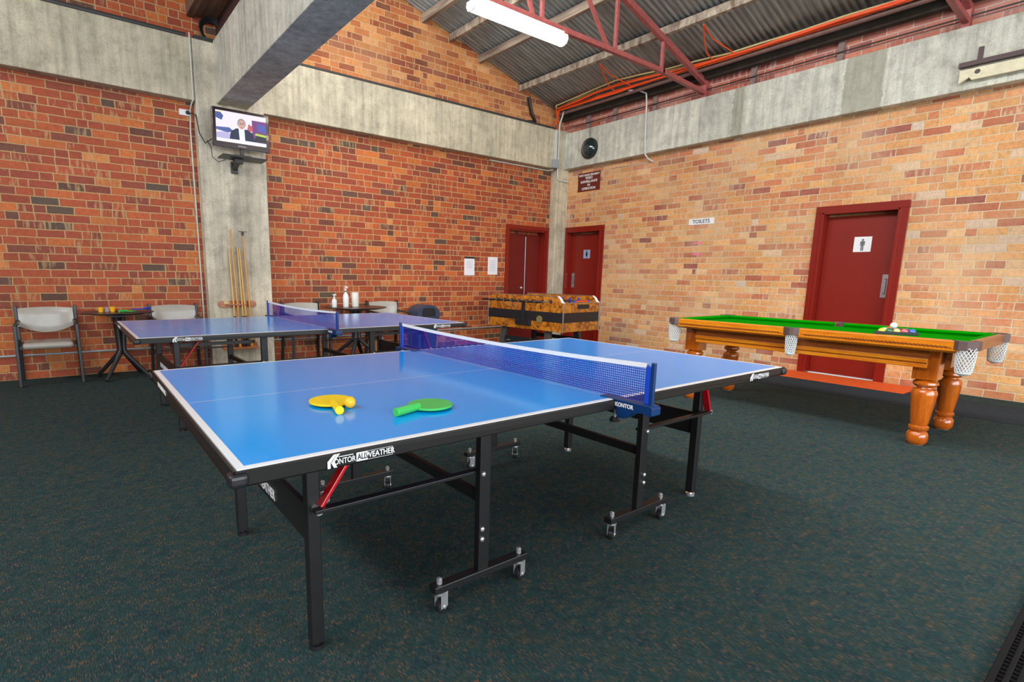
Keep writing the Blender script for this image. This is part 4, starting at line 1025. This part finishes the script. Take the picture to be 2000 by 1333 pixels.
# ================================================================== ROUND TABLES
def make_round(loc, label, R=.35):
    t = thing('round_table', label, 'table', loc, 0, 'round dark cafe tables')
    B().lathe([(R-.09, .722), (R-.01, .738), (R, .744), (R-.004, .75)], n=48).build('table_top', TTOP, t)
    for k in range(4):
        a = radians(45+90*k+8); ca, sa = cos(a), sin(a)
        pts = [(.055*ca, .055*sa, .724), (.045*ca, .045*sa, .66), (.026*ca, .026*sa, .33), (.040*ca, .040*sa, .28), (.30*ca, .30*sa, .014)]
        B().tube(pts, [.024, .024, .025, .026, .019], 12).build('leg', CHAIRB, t)
    B().box((0, 0, .71), (.22, .22, .022)).build('top_plate', CHAIRB, t)
    return t
rt = make_round((-7.44, -.40, 0), 'dark round cafe table holding coloured paddles, left of the column')
rt2 = copy_tree(rt); rt2.location = (-4.60, -.50, 0); rt2.scale = (1.25, 1.25, 1.0); rt2['label'] = 'dark round cafe table holding cleaning bottles and a paper roll'
CUP = plain('yellow_cup_plastic', s2l(250, 186, 40), .35)
GCUP = plain('grey_lilac_container', s2l(176, 146, 150), .3)
ZT1 = .7505
for x, y, r, h, m, lab in ((-7.60, -.42, .030, .052, CUP, 'small yellow cup at the left side of the first round table'), (-7.49, -.40, .032, .055, CUP, 'small yellow cup nearest the red paddle on the first round table')):
    o = B().lathe([(r*.72, 0), (r, h), (r*.93, h), (r*.68, .004)], n=20, cap=False).lathe([(r*.72, 0), (r*.70, .003)], n=20).build('cup', m); o.location = (x, y, ZT1); tag(o, lab, 'cup')
o = B().lathe([(.03, 0), (.032, .05), (.028, .052)], n=20).build('jar', GCUP); o.location = (-7.545, -.38, ZT1); tag(o, 'greyish lilac jar between two yellow cups', 'jar')
paddle(REDP, -7.38, -.33, radians(10), .09, 'red plastic paddle on the first round table beside the cups', z=ZT1, bladeR=.07)
paddle(GREEN, -7.33, -.50, radians(35), .08, 'green plastic paddle on the first round table, nearest the front edge', z=ZT1, bladeR=.06)
paddle(BLUEP, -7.24, -.44, radians(-160), .04, 'blue plastic paddle on the first round table, lying over the green one', z=ZT1+.016, bladeR=.075)
# items on second round table
t = thing('pump_bottle', 'small clear pump sanitiser bottle, left on the second round table', 'bottle', (-4.90, -.45, ZT1))
B().lathe([(.034, 0), (.036, .006), (.036, .085), (.028, .105), (.014, .115)], n=20).build('body', plain('clear_white_bottle', (.78, .82, .86), .2), t)
B().lathe([(.013, .115), (.013, .135), (.006, .137), (.006, .165)], n=14).bb((-.018, -.008, .163), (.030, .008, .178)).build('pump', WHITE, t)
t = thing('spray_bottle', 'tall white spray bottle, middle item on the second round table', 'bottle', (-4.735, -.47, ZT1))
B().lathe([(.038, 0), (.041, .008), (.041, .14), (.032, .175), (.016, .195), (.015, .21)], n=20).build('body', WHITE, t)
B().lathe([(.017, .21), (.017, .225)], n=16).build('collar', plain('teal_collar', s2l(30, 70, 80), .4), t)
B().lathe([(.015, .225), (.013, .25), (.010, .285), (.005, .295)], n=14).bb((-.012, -.05, .262), (.012, .0, .282)).build('trigger_head', WHITE, t)
t = thing('paper_roll', 'white roll of paper towel standing on the second round table', 'paper roll', (-4.585, -.45, ZT1))
B().lathe([(.050, 0), (.052, .004), (.052, .196), (.050, .20), (.022, .204), (.02, .2)], n=28).build('paper', plain('cream_paper', (.80, .78, .70), .8), t)
B().lathe([(.021, .15), (.021, .206), (.018, .206), (.018, .15)], n=16, cap=False).build('core', plain('cardboard', s2l(170, 130, 90), .8), t)

# ---- bin
t = thing('swing_bin', 'blue grey swing-top rubbish bin against the back wall', 'bin', (-3.33, -.30, 0))
def rrect(w, d, r, n=5):
    pts = []
    for cx_, cy_, a0 in ((w-r, d-r, 0), (-w+r, d-r, pi/2), (-w+r, -d+r, pi), (w-r, -d+r, 3*pi/2)):
        for k in range(n+1): a = a0+pi/2*k/n; pts.append((cx_+r*cos(a), cy_+r*sin(a)))
    return pts
def loft(levels):
    b = B(); vs = []; n = None
    for w, d, r, z in levels:
        p = rrect(w, d, r); n = len(p); vs += [(x, y, z) for x, y in p]
    fs = [(i*n+k, i*n+(k+1) % n, (i+1)*n+(k+1) % n, (i+1)*n+k) for i in range(len(levels)-1) for k in range(n)]
    b.add(vs, fs, True); b.add(vs[:n], [tuple(range(n))[::-1]]); b.add(vs[-n:], [tuple(range(n))]); return b
loft([(.16, .12, .04, 0), (.205, .15, .05, .52), (.212, .157, .05, .53), (.212, .157, .05, .55)]).build('bin_body', BINB, t)
b = B(); arc = [(-.205, .551)]+[(-.205*cos(a), .62+.13*sin(a)) for a in [pi*k/14 for k in range(15)]]+[(.205, .551)]
b.prism(arc, -.15, .15, 'y', smooth=True); lid = b.build('bin_lid', BINB, t)
B().prism([(-.12, .57), (-.12, .66), (-.09, .70), (.09, .70), (.12, .66), (.12, .57)], -.156, -.149, 'y').build('flap', BLACKP, lid)

# ================================================================== CUE RACK
def pill(w, h, n=10):
    return [(w-h+h*cos(a), h*sin(a)) for a in [-pi/2+pi*k/n for k in range(n+1)]]+[(-w+h+h*cos(a), h*sin(a)) for a in [pi/2+pi*k/n for k in range(n+1)]]
t = thing('cue_rack', 'orange wooden cue rack fixed on the column, upper and lower holders', 'cue rack', (-6.115, -.17, 0))
B().prism([(x, z+.80) for x, z in pill(.235, .042)], -.02, 0, 'y').build('back_board', RACKW, t, bevel=.004)
B().bb((-.14, -.075, .785), (.10, -.018, .805)).build('cue_holder', RACKW, t, bevel=.003)
B().bb((-.17, -.03, .80), (-.11, -.02, .84)).build('maker_plate', CREAM, t)
B().prism([(x, z+.26) for x, z in pill(.225, .045)], -.02, 0, 'y').build('back_board', RACKW, t, bevel=.004)
B().bb((-.21, -.11, .215), (.21, -.018, .245)).build('base_ledge', RACKW, t, bevel=.006)
cues = [(-.06, 1.50, .0, CUEW, 'short pale cue, leftmost in the rack', .015), (-.012, 1.735, .01, CUEO, 'long honey coloured cue, tallest at left of the rack', .03), (.044, 1.515, 0, CUEW, 'short pale cue, middle of the rack', .015), (.08, 1.51, 0, CUEW, 'short pale cue, right of the middle one', .03), (.137, 1.72, 0, CUEO, 'long cue with a black spider rest head at its top', .035)]
for dx, top, lean, m, lab, tilt in cues:
    bx = -6.115+dx+.005; y = -.235
    long_ = top > 1.6
    c_ = thing('rest_cue' if 'spider' in lab else 'pool_cue', lab, 'cue', (bx, y, .247))
    h = top-.247; tx = -tilt
    B().tube([(0, 0, .40), (tx*.5, .01, h*.6), (tx, .03, h)], [.013, .011, .008], 10).build('shaft', m, c_)
    B().tube([(0, 0, 0), (0, 0, .40)], [.017, .0135], 12).build('butt', m if long_ else BLACKP, c_)
    if 'spider' in lab:
        B().bar((tx-.05, .03, h+.0), (tx+.05, .03, h+.0), .008, .008).lathe([(.012, h-.05), (.012, h)], (tx, .03, 0), 10).build('rest_head', BLACKP, c_)
